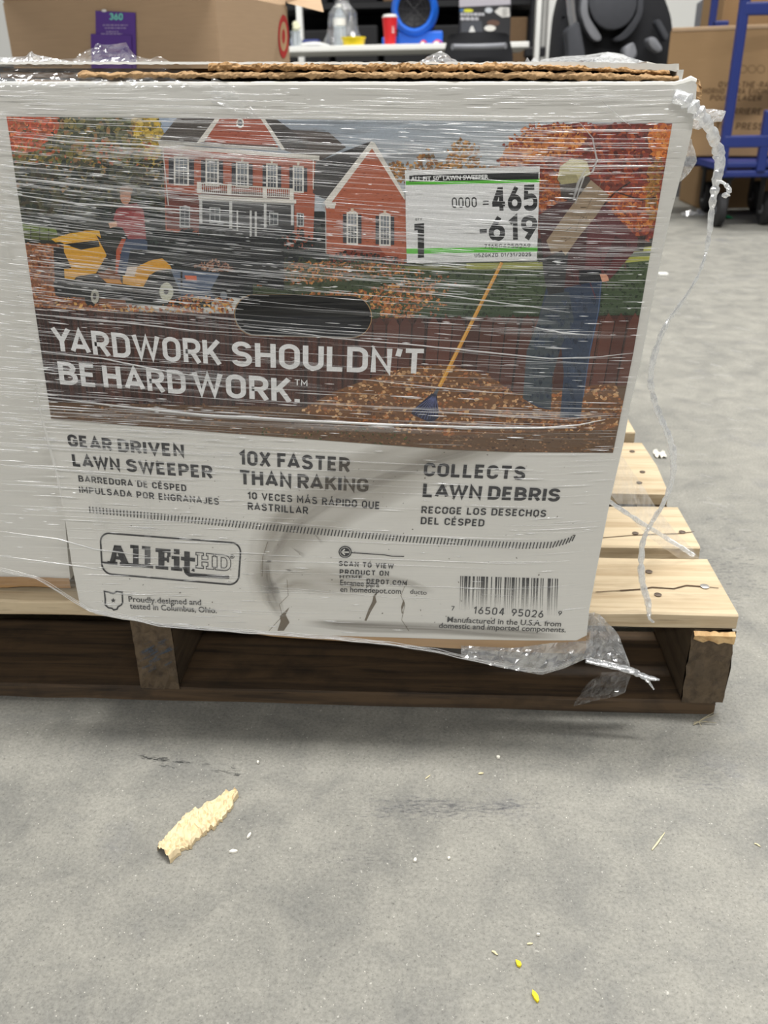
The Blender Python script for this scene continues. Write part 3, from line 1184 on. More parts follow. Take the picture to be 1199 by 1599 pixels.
# trees at the left
art.add([(0, 182), (235, 184), (262, 230), (258, 345), (0, 350)], A(72, 76, 58))
LT = [A(116, 110, 78), A(138, 124, 76), A(92, 92, 72), A(66, 70, 58), A(104, 110, 82), A(146, 112, 78)]
art.scatter([(0, 182), (248, 184), (262, 240), (255, 300), (0, 300)], 1500, LT, (2, 7), rnd=rl)
art.scatter([(0, 182), (95, 182), (88, 205), (60, 232), (10, 240)], 420, [A(196, 92, 64), A(176, 84, 60), A(206, 122, 84), A(150, 84, 60)], (2, 6), rnd=rl)
art.scatter([(205, 182), (250, 184), (254, 225), (240, 262), (214, 222)], 260, [A(192, 160, 66), A(168, 140, 60), A(204, 178, 92), A(140, 122, 58)], (2, 6), rnd=rl)
art.scatter([(20, 225), (240, 215), (250, 262), (20, 262)], 240, [A(150, 128, 66), A(128, 112, 64), A(170, 96, 64), A(110, 108, 60)], (2, 5), rnd=rl)
art.scatter([(0, 255), (262, 252), (300, 330), (300, 362), (0, 345)], 900, [A(44, 50, 44), A(58, 62, 52), A(36, 42, 38), A(78, 76, 56), A(64, 58, 46)], (3, 8), rnd=rl)
# mid lawn, leaves and shade
art.add([(0, 335), (330, 345), (330, 480), (0, 470)], A(40, 44, 38))
art.add(c4((0, 555), (260, 590), (280, 640), (20, 615)), A(110, 128, 62))
art.add(c4((10, 590), (260, 612), (280, 650), (20, 630)), A(84, 92, 52))
for k in range(8):
    x = 20 + k * 14
    art.line([(x, 352 + k * .8), (x, 372 + k)], 1.2, A(40, 42, 36), layer=(k == 0))
art.add(c4((30, 655), (300, 665), (560, 800), (600, 985), (120, 985)), A(120, 74, 48))
art.scatter(c4((30, 655), (300, 665), (380, 780), (480, 985), (110, 985)), 900, [A(158, 92, 56), A(130, 76, 50), A(176, 116, 70), A(96, 58, 42), A(150, 104, 70)], (1.6, 4.2), rnd=rl)
art.add([(225, 330), (505, 330), (640, 395), (640, 450), (225, 470)], A(26, 32, 32))
art.scatter([(150, 325), (330, 335), (500, 345), (515, 400), (300, 400), (150, 350)], 900, [A(30, 38, 36), A(22, 28, 28), A(44, 54, 48), A(36, 40, 38)], (3, 8), rnd=rl)
# lawn to the right
art.add([(395, 402), (1030, 395), (1010, 520), (395, 520)], [A(62, 66, 46), A(70, 84, 56), A(48, 66, 44), A(52, 66, 44)])
art.scatter([(395, 405), (1015, 400), (1000, 515), (395, 515)], 1500, [A(54, 72, 46), A(46, 62, 40), A(66, 84, 52), A(40, 54, 38)], (1.5, 4), rnd=rl, alpha=.6)
art.add(c6((0, 590), (640, 585), (640, 600), (0, 606)), A(132, 134, 74), .8)
art.add(c6((320, 578), (700, 570), (700, 592), (320, 600)), A(150, 152, 84))
art.add(c6((850, 520), (1050, 505), (1048, 528), (850, 545)), A(176, 176, 88))
art.add(c6((830, 560), (1045, 548), (1040, 566), (830, 585)), A(164, 164, 80))
art.add(c6((600, 545), (1060, 470), (1050, 510), (600, 575)), A(44, 40, 34), .85)
art.scatter(c5((480, 690), (1110, 695), (1120, 745), (880, 775), (640, 790), (480, 800)), 650, [A(166, 104, 58), A(190, 132, 74), A(140, 84, 50), A(110, 78, 46), A(84, 78, 48)], (1.6, 3.8), rnd=rl)
art.scatter(c5((640, 835), (940, 815), (1160, 780), (1260, 800), (1240, 850), (1150, 945), (1020, 950), (960, 860), (740, 850)), 520, [A(176, 108, 60), A(198, 146, 82), A(150, 88, 52), A(120, 78, 46)], (1.6, 4), rnd=rl)
art.scatter(c6((0, 590), (150, 600), (330, 650), (250, 700), (240, 780), (0, 790)), 160, [A(166, 104, 58), A(140, 84, 50), A(186, 126, 70)], (1.4, 3.5), rnd=rl)
# far trees behind the sticker
art.scatter(c6((20, 185), (130, 180), (150, 130), (185, 130), (200, 185), (240, 190), (250, 130), (300, 85), (370, 120), (385, 200), (470, 200), (470, 260), (20, 260)), 620,
            [A(168, 118, 62), A(150, 100, 52), A(190, 142, 84), A(132, 92, 56), A(120, 100, 70)], (1.5, 4.5), rnd=rl)
# big red tree
RT = c6((500, 110), (560, 60), (640, 35), (1130, 32), (1060, 470), (1010, 500), (900, 540), (600, 540), (600, 380), (520, 300), (450, 200))
art.add(RT, A(112, 48, 34))
art.scatter(RT, 2200, [A(132, 52, 36), A(108, 40, 30), A(150, 66, 40), A(86, 36, 28), A(122, 44, 40), A(166, 82, 44)], (2, 7), rnd=rl)
art.scatter(c6((450, 200), (490, 110), (560, 60), (700, 40), (800, 60), (760, 130), (610, 170), (520, 205)), 420, [A(198, 122, 52), A(180, 104, 46), A(206, 140, 74), A(160, 92, 48)], (2, 6), rnd=rl)
art.scatter(c6((1030, 70), (1060, 38), (1120, 40), (1105, 160), (1060, 170), (1035, 130)), 200, [A(206, 116, 48), A(188, 98, 42), A(216, 136, 66)], (2, 6), rnd=rl)
art.scatter(c6((850, 300), (960, 290), (1060, 260), (1080, 320), (1040, 440), (960, 450), (900, 400)), 330, [A(190, 98, 44), A(164, 80, 40), A(140, 62, 38), A(196, 120, 56)], (2, 6), rnd=rl)
art.scatter(c6((1030, 190), (1085, 170), (1060, 400), (1040, 440), (1020, 330)), 160, [A(170, 120, 48), A(150, 100, 44), A(120, 84, 40)], (2, 5), rnd=rl)
art.scatter(c6((600, 250), (690, 200), (700, 330), (690, 400), (600, 400)), 200, [A(186, 108, 50), A(164, 88, 44), A(130, 70, 40)], (2, 5), rnd=rl)
art.scatter(c6((430, 215), (470, 100), (560, 35), (700, 32), (690, 80), (560, 110), (530, 210)), 150, [A(186, 112, 52), A(166, 92, 46), A(140, 62, 40)], (1.5, 5), rnd=rl)
for P in (((780, 480), (830, 380), (900, 300), (960, 260)), ((840, 390), (850, 330), (830, 280)), ((905, 300), (1000, 330), (1060, 320))):
    art.line(c6(*P), 2.2, A(52, 34, 30), .8)
art.add(c6((590, 480), (1020, 470), (1010, 530), (590, 545)), A(46, 36, 32), .75)
# --- house
BR, BRD, TRIM, ROOF, ROOF2 = A(164, 90, 68), A(140, 66, 50), A(216, 212, 204), A(92, 86, 82), A(70, 68, 68)
art.add(c5((70, 190), (735, 245), (720, 640), (80, 560)), BR)
art.add(c5((80, 385), (235, 400), (235, 560), (85, 550)), A(112, 62, 54))
art.add(c5((50, 165), (135, 60), (300, 60), (220, 178)), ROOF)
art.add(c5((250, 170), (320, 60), (490, 60), (570, 195)), A(166, 90, 70))
art.add(c5((500, 66), (555, 68), (615, 118), (790, 130), (865, 195), (740, 260), (590, 205)), A(88, 80, 76))
art.add(c5((500, 66), (555, 68), (640, 130), (700, 200), (590, 205)), A(74, 70, 68))
art.add(c5((732, 262), (975, 168), (790, 430), (720, 395)), ROOF2)
for k in range(26):      # courses of shingles
    t = k / 26
    art.line(c5((735 + t * 80, 262 + t * 150), (970 - t * 170, 175 + t * 225)), .6, A(54, 52, 54), .5, layer=(k == 0))
for k in range(12):
    art.line(c5((52 + k * 8, 160 - k * 8), (222 + k * 8, 172 - k * 9)), .6, A(70, 66, 64), .6, layer=(k == 0))
art.add(c5((215, 176), (300, 62), (322, 62), (246, 172)), TRIM)
art.add(c5((487, 62), (505, 62), (600, 205), (585, 208)), TRIM)
art.add(c5((45, 165), (570, 196), (570, 210), (240, 190), (50, 182)), A(190, 188, 182))
art.add(c5((50, 180), (750, 232), (748, 252), (55, 196)), TRIM)
art.add(c5((240, 172), (560, 188), (560, 194), (240, 180)), A(90, 64, 58))
for (x, y, rx, ry) in ((404, 90, 17, 22), (968, 350, 16, 22)):
    px, py = c5((x, y))[0]
    art.disc(px, py, rx / 2.788, ry / 2.788, TRIM)
    art.disc(px, py, rx * .62 / 2.788, ry * .66 / 2.788, A(84, 90, 96))
for (x, y) in ((968, 322), (968, 376), (946, 350), (990, 350)):
    art.rect(*c5((x - 4, y - 5))[0], *c5((x + 4, y + 5))[0], TRIM, layer=False)
# gable wing
art.add(c5((975, 190), (1118, 415), (1130, 430), (1128, 700), (780, 660), (775, 430)), A(170, 94, 68))
art.add(c5((860, 640), (1000, 620), (1060, 690), (870, 680)), A(150, 70, 50), .7)
art.add(c5((765, 438), (975, 168), (990, 176), (1120, 400), (1120, 425), (978, 200), (798, 440)), TRIM)
art.add(c5((768, 432), (822, 436), (815, 462), (780, 460)), TRIM)
art.line(c5((764, 446), (776, 470), (778, 660)), 1.6, A(170, 168, 164))
art.line(c5((722, 250), (722, 380)), 1.4, TRIM)
art.line(c5((66, 190), (92, 450)), 1.6, A(196, 196, 192))
# brick courses
for k in range(900):
    x, y = rl.uniform(70, 1125), rl.uniform(70, 680)
    if inside(x, y, [(70, 195), (730, 250), (720, 380), (90, 370)]) or inside(x, y, [(975, 200), (1110, 420), (1120, 680), (785, 650), (785, 450)]) or inside(x, y, [(255, 168), (325, 66), (485, 66), (560, 185)]):
        px, py = c5((x, y))[0]
        art.rect(px, py, px + rl.uniform(2, 5), py + .9, rl.choice((A(196, 112, 84), A(140, 66, 48), A(158, 78, 58))), .6, layer=(k % 60 == 0))


def window(x0, y0, x1, y1, skew=0.06, nx=3, ny=4, arch=False):
    w = x1 - x0
    sk = lambda x: (x - x0) * skew
    q = lambda a, b, c_, d: c5((a, b + sk(a)), (c_, b + sk(c_)), (c_, d + sk(c_)), (a, d + sk(a)))
    art.add(q(x0 - w * .42, y0 + 4, x0 - w * .04, y1 - 2), A(52, 54, 60))
    art.add(q(x1 + w * .04, y0 + 4, x1 + w * .42, y1 - 2), A(52, 54, 60))
    art.add(q(x0 - 3, y0 - 4, x1 + 3, y1 + 4), TRIM)
    if arch:
        a = c5(((x0 + x1) / 2, y0 + sk((x0 + x1) / 2)))[0]
        art.disc(a[0], a[1], (x1 - x0) / 2 / 2.788, 4, TRIM)
    art.add(q(x0 + 4, y0 + 4, x1 - 4, y1 - 3), A(126, 132, 138))
    art.add(q(x0 + 5, y0 + (y1 - y0) * .5, x1 - 5, y1 - 4), A(84, 88, 94), .7)
    for i in range(1, nx):
        x = x0 + w * i / nx
        art.line(c5((x, y0 + sk(x)), (x, y1 + sk(x))), .8, TRIM, layer=(i == 1))
    for j in range(1, ny):
        y = y0 + (y1 - y0) * j / ny
        art.line(c5((x0, y), (x1, y + w * skew)), .8 if j != ny // 2 else 1.4, TRIM, layer=False)
    art.add(c5(((x0 + x1) / 2 - 7, y0 - 22 + w * .03), ((x0 + x1) / 2 + 7, y0 - 22 + w * .03), ((x0 + x1) / 2 + 4, y0 - 4), ((x0 + x1) / 2 - 4, y0 - 4)), A(206, 190, 170))


for (x0, y0, x1, y1) in ((118, 238, 178, 356), (256, 248, 308, 360), (388, 260, 438, 366), (520, 268, 564, 372), (636, 278, 678, 388)):
    window(x0, y0, x1, y1)
window(870, 482, 914, 614, 0.04, 3, 5, True)
window(1012, 490, 1056, 620, 0.04, 3, 5, True)
# porch and balcony
art.add(c5((225, 410), (640, 440), (640, 560), (480, 640), (225, 600)), A(62, 62, 64))
art.add(c5((240, 380), (640, 400), (640, 440), (225, 420)), A(110, 92, 86))
for k in range(46):
    x = 236 + k * 8.6
    art.line(c5((x, 352 + (x - 236) * .07), (x, 392 + (x - 236) * .055)), .9, A(206, 206, 202), layer=(k == 0))
art.line(c5((222, 350), (636, 378)), 1.8, TRIM)
art.line(c5((222, 392), (636, 414)), 1.6, TRIM)
for x, y in ((225, 345), (358, 354), (512, 366), (628, 374)):
    art.add(c5((x - 9, y), (x + 9, y + 1), (x + 9, y + 50), (x - 9, y + 49)), TRIM)
art.add(c5((222, 402), (648, 424), (648, 440), (222, 420)), TRIM)
art.add(c5((228, 420), (640, 441), (640, 448), (228, 428)), A(150, 150, 148))
for x, y0, y1, w in ((233, 420, 530, 13), (363, 430, 548, 13), (513, 440, 545, 12), (631, 446, 535, 12), (450, 470, 588, 9), (472, 475, 590, 9), (392, 470, 560, 7)):
    art.add(c5((x - w / 2, y0), (x + w / 2, y0), (x + w / 2, y1), (x - w / 2, y1)), A(196, 196, 194))
for (x0, y0, x1, y1) in ((270, 455, 318, 525), (530, 478, 570, 535), (140, 450, 186, 545), (650, 480, 682, 540)):
    art.add(c5((x0, y0), (x1, y0 + 3), (x1, y1), (x0, y1)), A(176, 178, 178))
    art.add(c5((x0 + 5, y0 + 6), (x1 - 5, y0 + 8), (x1 - 5, y1 - 5), (x0 + 5, y1 - 5)), A(70, 74, 78))
    art.line(c5(((x0 + x1) / 2, y0), ((x0 + x1) / 2, y1)), .8, A(176, 178, 178))
    art.line(c5((x0, (y0 + y1) / 2), (x1, (y0 + y1) / 2)), .8, A(176, 178, 178), layer=False)
# shrubs before the house
art.scatter(c5((60, 560), (240, 555), (480, 590), (620, 560), (660, 540), (720, 600), (780, 665), (900, 690), (480, 690), (60, 690)), 800, [A(28, 32, 34), A(20, 24, 26), A(38, 44, 42), A(30, 36, 32)], (2, 6), rnd=rl)
art.scatter(c5((790, 660), (880, 640), (1060, 670), (1130, 690), (1130, 705), (790, 690)), 130, [A(40, 34, 30), A(120, 56, 44), A(30, 34, 30)], (1.5, 4), rnd=rl)
art.scatter(c5((560, 560), (720, 620), (720, 640), (560, 650)), 18, [A(150, 60, 60), A(170, 160, 150)], (.8, 1.6), rnd=rl)
# --- tractor with rider and the sweeper behind it
art.add(c4((900, 635), (1199, 628), (1330, 650), (1330, 880), (840, 770)), A(22, 24, 26))
art.add(c4((830, 640), (1150, 632), (1160, 660), (850, 690)), A(40, 42, 46), .7)
art.add(c4((800, 780), (1030, 800), (985, 880), (830, 862)), A(92, 104, 124))
art.add(c4((820, 860), (985, 880), (1010, 925), (850, 905)), A(60, 72, 92))
art.add(c4((865, 810), (920, 812), (922, 834), (868, 832)), A(204, 106, 74))
art.add(c4((1030, 800), (1150, 810), (1130, 920), (1000, 900)), A(24, 26, 30))
art.scatter(c4((890, 775), (1000, 735), (1060, 750), (1110, 790), (1000, 795)), 120, [A(150, 112, 92), A(126, 86, 70), A(172, 136, 112)], (1.2, 3), rnd=rl)
art.line(c4((850, 790), (850, 870)), 3, A(24, 24, 26))
art.line(c4((830, 830), (870, 825)), 2.4, A(24, 24, 26))
a = c4((1048, 905))[0]
art.disc(*a, 10, 11, A(30, 32, 36))
art.disc(*a, 5.5, 6.5, A(120, 126, 134))
art.add(c4((250, 680), (330, 670), (480, 830), (700, 850), (820, 830), (840, 940), (260, 905)), A(22, 24, 26))
art.add(c4((240, 640), (400, 600), (465, 600), (480, 660), (500, 720), (450, 800), (360, 815), (345, 832), (303, 825), (300, 780), (335, 775), (300, 700), (298, 660)), A(206, 152, 48))
art.add(c4((240, 640), (330, 612), (465, 602), (468, 625), (330, 650), (260, 655)), A(216, 166, 56))
art.add(c4((330, 660), (460, 645), (468, 675), (380, 690), (300, 665)), A(30, 30, 32))
art.add(c4((450, 620), (478, 640), (540, 700), (545, 730), (490, 790), (450, 800), (500, 715)), A(34, 34, 36))
art.add(c4((545, 690), (570, 640), (600, 640), (590, 720), (560, 800), (540, 800)), A(172, 82, 54))
art.add(c4((480, 825), (560, 830), (575, 852), (500, 845)), A(198, 136, 60))
art.add(c4((575, 815), (640, 770), (700, 740), (760, 730), (795, 760), (805, 780), (740, 785), (700, 810), (670, 866), (575, 850)), A(206, 150, 50))
art.add(c4((590, 760), (650, 750), (630, 815), (585, 815)), A(206, 190, 176))
art.add(c4((560, 710), (690, 700), (760, 725), (700, 742), (640, 770), (580, 770)), A(40, 42, 46))
for x, y, r, rr in ((775, 885, 21, 11.5), (440, 908, 12, 0)):
    px, py = c4((x, y))[0]
    if rr:
        art.disc(px, py - 1, r, r * .95, A(20, 20, 22))
        art.disc(px + 1.5, py + .5, rr * .95, rr * 1.25, A(196, 196, 178))
        art.disc(px + 1, py, 4, 4.6, A(60, 58, 56))
    else:
        art.disc(px - 3, py, r, 17, A(24, 24, 26))
        art.disc(px + 1.5, py, 6.5, 11.5, A(170, 168, 156))
        art.disc(px + 1, py, 3, 5, A(70, 68, 66))
art.add(c4((250, 840), (330, 845), (330, 915), (260, 905)), A(26, 26, 28))
art.line(c4((470, 585), (520, 600), (560, 615)), 2.2, A(40, 40, 42))
# rider: jeans, red plaid shirt, head
art.add(c4((590, 640), (640, 620), (690, 650), (690, 690), (610, 690), (590, 800), (550, 800), (570, 690)), A(64, 76, 98))
art.add(c4((545, 500), (590, 478), (640, 472), (672, 505), (685, 640), (600, 640), (560, 560), (530, 550)), A(146, 72, 74))
art.add(c4((640, 500), (672, 505), (680, 560), (600, 590), (540, 580), (540, 562), (610, 560)), A(160, 88, 88))
art.add(c4((508, 565), (545, 555), (550, 580), (515, 588)), A(206, 160, 132))
a = c4((588, 440))[0]
art.disc(*a, 8.5, 13, A(188, 140, 116))
art.add(c4((560, 425), (562, 398), (600, 388), (622, 405), (618, 430), (600, 415)), A(150, 120, 100))
# leaves round the wheels
art.scatter(c4((260, 910), (500, 950), (720, 960), (880, 900), (1110, 925), (1090, 985), (720, 1000), (260, 985)), 420, [A(190, 128, 66), A(166, 94, 56), A(202, 156, 88), A(130, 76, 50)], (1.6, 4.2), rnd=rl)
# --- fence
art.add([(30, 478), (150, 486), (365, 490), (560, 498), (1010, 492), (985, 600), (955, 660), (480, 650), (60, 640)], A(66, 40, 34))
for k in range(150):
    x = 40 + k * 6.6 + rl.uniform(-1, 1)
    y0 = 484 + min(12, k * .15) + rl.uniform(-2, 3)
    d = (470 - x) / 2800
    w = rl.uniform(2, 6)
    art.add([(x, y0), (x + w, y0), (x + w + d * 165, y0 + 165), (x + d * 165, y0 + 165)], rl.choice((A(78, 46, 38), A(56, 34, 30), A(90, 54, 44), A(48, 30, 28))), .8, layer=(k % 30 == 0))
for k in range(22):      # picket tops on the right
    x = 562 + k * 21 + rl.uniform(-1.5, 1.5)
    y = 500 - k * .3
    d = (470 - x) / 2800 * 150
    art.add([(x, y + 9), (x + 9, y - 6), (x + 18, y + 9), (x + 18 + d, y + 150), (x + d, y + 150)], rl.choice((A(92, 54, 44), A(80, 46, 38), A(70, 40, 34))), layer=(k % 11 == 0))
    art.line([(x + 19, y + 6), (x + 19 + d, y + 150)], 1.5, A(36, 24, 22), .8, layer=False)
# leaf ground and the raked pile
art.add([(60, 628), (480, 636), (1000, 600), (980, 720), (60, 700)], A(96, 72, 52))
LG = [A(132, 96, 66), A(104, 74, 50), A(84, 58, 42), A(150, 112, 80), A(70, 48, 36), A(112, 88, 66)]
art.scatter([(60, 632), (300, 630), (480, 640), (960, 640), (975, 710), (60, 705)], 2200, LG, (1.4, 4), asp=.6, rnd=rl)
PILE = [(470, 640), (520, 612), (580, 590), (640, 572), (700, 570), (760, 585), (800, 612), (840, 625), (900, 605), (960, 598), (975, 640), (960, 670), (700, 680), (520, 660)]
art.add(PILE, A(110, 74, 46))
art.scatter(PILE, 1500, [A(172, 124, 78), A(146, 98, 58), A(118, 78, 48), A(190, 148, 104), A(84, 54, 38), A(196, 160, 120), A(158, 96, 54)], (1.8, 5.2), asp=.75, rnd=rl)
art.scatter([(400, 668), (640, 668), (640, 700), (400, 684)], 60, [A(84, 96, 52), A(72, 82, 46)], (1.2, 3), rnd=rl, alpha=.7)
# --- the raker: jeans, red plaid shirt, cap
art.add(c6((640, 640), (850, 640), (840, 760), (805, 920), (780, 1060), (765, 1180), (685, 1180), (700, 1010), (690, 900), (655, 1020), (650, 1150), (600, 1140), (540, 1105), (555, 920), (600, 800)), A(46, 58, 78))
art.add(c6((640, 680), (720, 690), (740, 800), (690, 900), (655, 1020), (650, 1150), (540, 1105), (555, 920), (600, 800)), A(62, 70, 76))
art.scatter(c6((600, 800), (700, 720), (830, 680), (800, 920), (765, 1160), (700, 1160), (690, 900), (640, 1120), (560, 1090)), 140, [A(70, 86, 112), A(40, 50, 68), A(56, 70, 92)], (2, 6), asp=1.6, rnd=rl, alpha=.4)
art.line(c6((845, 650), (835, 760), (800, 930), (775, 1100)), 1.4, A(84, 104, 140), .7)
art.add(c6((600, 390), (680, 340), (800, 320), (880, 370), (985, 480), (985, 520), (900, 560), (870, 640), (850, 645), (845, 600), (760, 660), (640, 690), (620, 560)), A(66, 32, 33))
art.add(c6((800, 330), (880, 370), (990, 480), (985, 515), (900, 470), (860, 560), (850, 640), (780, 640)), A(92, 40, 43))
for k in range(26):
    x, y = rl.uniform(700, 980), rl.uniform(340, 640)
    if inside(x, y, [(640, 390), (800, 330), (985, 485), (880, 560), (850, 640), (650, 680)]):
        art.line(c6((x, y), (x + rl.uniform(10, 40), y + rl.uniform(50, 110))), 1.2, rl.choice((A(146, 62, 66), A(40, 24, 28), A(130, 50, 56))), .6, layer=(k == 0))
art.add(c6((615, 560), (720, 520), (700, 690), (640, 700), (625, 640)), A(44, 44, 46))
art.add(c6((760, 605), (845, 600), (850, 645), (760, 660)), A(20, 22, 30))
art.add(c6((840, 620), (870, 618), (876, 645), (850, 650)), A(206, 150, 124))
art.add(c6((900, 545), (985, 490), (980, 525), (880, 640), (865, 620)), A(88, 40, 42))
art.add(c6((680, 240), (800, 240), (810, 300), (730, 335), (690, 320)), A(70, 62, 58))
art.add(c6((675, 250), (685, 200), (730, 168), (790, 178), (805, 230), (760, 250)), A(196, 188, 148))
art.add(c6((675, 250), (690, 225), (750, 232), (760, 262), (690, 270)), A(160, 152, 112))
# rake
art.add(c6((452, 572), (464, 576), (222, 1062), (208, 1056)), A(206, 146, 62))
art.line(c6((455, 574), (213, 1058)), 1.3, A(226, 176, 96))
art.add(c6((205, 1062), (215, 1068), (190, 1120), (175, 1115)), A(80, 84, 92))
art.add(c6((185, 1085), (205, 1090), (212, 1180), (180, 1200), (105, 1165), (110, 1150)), A(36, 40, 62))
for k in range(10):
    t = k / 9
    art.line(c6((190 + 8 * t, 1095), (108 + 105 * t, 1155 + 32 * math.sin(t * 3))), 1, A(84, 90, 130), layer=(k == 0))
print('picture polys', len(art.f), 'depth', art.off)
TOPINK = art.off + 5e-5
art.build('printed_picture', M['ink'], carton, F((500, 450)))

# ------------------------------------------------------------------ lettering
WHT = A(224, 224, 220)
INK = A(50, 50, 53)
lt = Art(F, HOLE, None, TOPINK)
write_words(lt, [('YARDWORK', 84, 345.5), ("SHOULDN'T", 362.5, 661)], [(90, 549), (370, 572), (655, 584.5)], (38.5, 40), WHT, t=.175, gap=.10)
write_words(lt, [('BE', 94, 152), ('HARD', 162.5, 291), ('WORK.', 302, 468)], [(100, 600.5), (290, 616), (468, 630)], (36.5, 38), WHT, t=.18, gap=.11)
write(lt, 'TM', [(460, 601.5), (480, 603)], (9.5, 9.5), WHT, .13, .12)
lt.build('headline_lettering', M['ink'], carton, F((370, 560)))['label'] = 'white headline lettering'
lt = Art(F, None, None, 0.0004)
write_words(lt, [('GEAR', 107, 175.5), ('DRIVEN', 185, 288)], [(107, 697), (190, 706), (288, 714)], (19.5, 20.5), INK, t=.215, gap=.12)
write_words(lt, [('LAWN', 114, 188), ('SWEEPER', 198, 332)], [(114, 728), (220, 738.5), (331, 747.5)], (20, 20.5), INK, t=.21, gap=.115)
write(lt, 'BARREDORA DE CÉSPED', [(123, 752), (291, 767.5)], (10, 10.5), INK, .19, .16)
write(lt, 'IMPULSADA POR ENGRANAJES', [(124, 769.5), (342, 788.5)], (10, 10.5), INK, .18, .16)
write_words(lt, [('10X', 373, 422.5), ('FASTER', 433, 546)], [(373, 726), (460, 732), (545.5, 737.8)], (23, 23), INK, t=.20, gap=.125)
write_words(lt, [('THAN', 374, 455), ('RAKING', 464.5, 575)], [(374.5, 757), (470, 763), (574.5, 768.8)], (23.5, 21.5), INK, t=.20, gap=.115)
write(lt, '10 VECES MÁS RÁPIDO QUE', [(386.5, 779), (592.5, 795.5)], (11, 12), INK, .18, .16)
write(lt, 'RASTRILLAR', [(387, 796), (481, 803)], (11.5, 11.5), INK, .18, .16)
write(lt, 'COLLECTS', [(661, 743.5), (819, 749.8)], (21.5, 21.5), INK, .205, .125)
write_words(lt, [('LAWN', 659.5, 751), ('DEBRIS', 761, 873)], [(659, 776), (760, 780), (872.5, 783.5)], (22, 20.5), INK, t=.21, gap=.115)
write(lt, 'RECOGE LOS DESECHOS', [(657.5, 801.5), (852, 807.5)], (11.2, 11.2), INK, .18, .16)
write(lt, 'DEL CÉSPED', [(656.5, 818.5), (755.6, 822.3)], (11.2, 11.2), INK, .18, .16)
# row of ticks
TL = [(140, 796), (240, 806), (330, 815), (400, 821.5), (520, 832), (660, 843.5), (760, 849.5), (820, 852), (862, 851), (885, 845), (900, 838)]
acc = 0.0
for i in range(len(TL) - 1):
    a, b = Vector(TL[i]), Vector(TL[i + 1])
    L = (b - a).length
    while acc < L:
        p = a + (b - a) * (acc / L)
        s = -1.2 + min(1, max(0, (p.x - 160) / 200)) * 4.0
        if i >= 8:
            s = 5.0
        lt.line([(p.x - s / 2, p.y + 5), (p.x + s / 2, p.y - 5)], 1.9, INK, .9, layer=False)
        acc += 5.35
    acc -= L
lt.off += 2e-5
# scan text
px, py = 538.8, 862
lt.disc(px, py, 10.4, 9.6, INK, .95)
lt.disc(px, py, 8.4, 7.6, A(210, 208, 202))
lt.disc(px, py, 7.9, 7.1, INK, .95)
lt.line([(px + 6, py + .4), (px - 5, py)], 2, A(210, 208, 202))
lt.line([(px - .5, py - 4.4), (px - 5, py), (px - .5, py + 4.4)], 2, A(210, 208, 202), layer=False)
lt.line([(548, 863), (600, 866.5), (612, 868.6), (631, 869)], 1.6, INK, .9)
write(lt, 'SCAN TO VIEW', [(529, 883.8), (614.5, 888.3)], (8, 8), INK, .2, .2)
write(lt, 'PRODUCT ON', [(530, 897), (607, 899.5)], (8, 8), INK, .2, .2)
write(lt, 'HOME', [(530, 903), (566, 904)], (5, 5), INK, .2, .2, alpha=.8)
write(lt, 'DEPOT.COM', [(572, 911), (635, 914.5)], (7.5, 7.5), INK, .2, .2)
write(lt, 'Escanee para', [(531, 913.5), (592, 917)], (8.5, 8.5), INK, font=True, bold=.012, alpha=.9)
write(lt, 'en homedepot.com', [(531, 924), (626, 927.5)], (8.5, 8.5), INK, font=True, bold=.012, alpha=.9)
write(lt, 'ducto', [(640, 927), (666, 929)], (7.5, 7), INK, font=True, bold=.012, alpha=.8)
write(lt, 'Proudly designed and', [(201, 939.5), (314, 945)], (8.8, 8.8), INK, font=True, bold=.014, alpha=.92)
write(lt, 'tested in Columbus, Ohio.', [(203, 950.5), (338.5, 957.5)], (8.8, 8.8), INK, font=True, bold=.014, alpha=.92)
write(lt, 'Manufactured in the U.S.A. from', [(698, 971.5), (875.5, 978.5)], (8.6, 8.6), INK, font=True, bold=.012, alpha=.92)
write(lt, 'domestic and imported components.', [(685, 980.5), (883, 987.5)], (8.2, 8.2), INK, font=True, bold=.012, alpha=.92)
lt.build('printed_text', M['ink'], carton, F((500, 800)))['label'] = 'dark grey printed text'

# wordmark in its rounded frame, and the state outline with a star
lg = Art(F, None, None, 0.0004)
d1 = CR(60, 660, 2.725)
fr = rounded([(262, 468, 40), (862, 514, 40), (850, 692, 40), (272, 642, 40)], True, 8)
lg.line(d1(*fr), 2.6, INK, closed=True)


def bl(x):     # base line of the wordmark in crop coordinates
    return 603 + (x - 300) * 0.095


def slabs(P):
    lg.add(d1(*[(x, bl(x) - y) for x, y in P]), INK, layer=False)


def srect(x0, x1, y0, y1):
    slabs([(x0, y0), (x1, y0), (x1, y1), (x0, y1)])


lg.off += 2e-5
# A
slabs([(304, 0), (326, 0), (338, 82), (352, 82), (352, 84), (322, 84)])
slabs([(322, 84), (352, 84), (384, 4), (358, 4), (336, 66), (322, 4), (300, 4)][0:0] or [(322, 84), (350, 84), (386, 8), (354, 8)])
slabs([(322, 84), (340, 84), (322, 8), (302, 8)])
srect(322, 362, 24, 38)
srect(293, 336, 0, 14)
srect(346, 396, 0, 14)
slabs([(270, 2), (300, 0), (300, 10), (270, 10)])
for x in (402, 452):      # l l
    srect(x, x + 24, 0, 92)
    srect(x - 12, x + 6, 78, 92)
    srect(x - 12, x + 36, 0, 14)
# F
srect(510, 536, 0, 86)
srect(498, 560, 72, 88)
srect(548, 562, 56, 88)
srect(530, 552, 38, 52)
srect(546, 556, 32, 58)
srect(498, 552, 0, 14)
# i
srect(576, 600, 0, 62)
srect(566, 586, 48, 62)
srect(564, 612, 0, 14)
srect(576, 600, 70, 92)
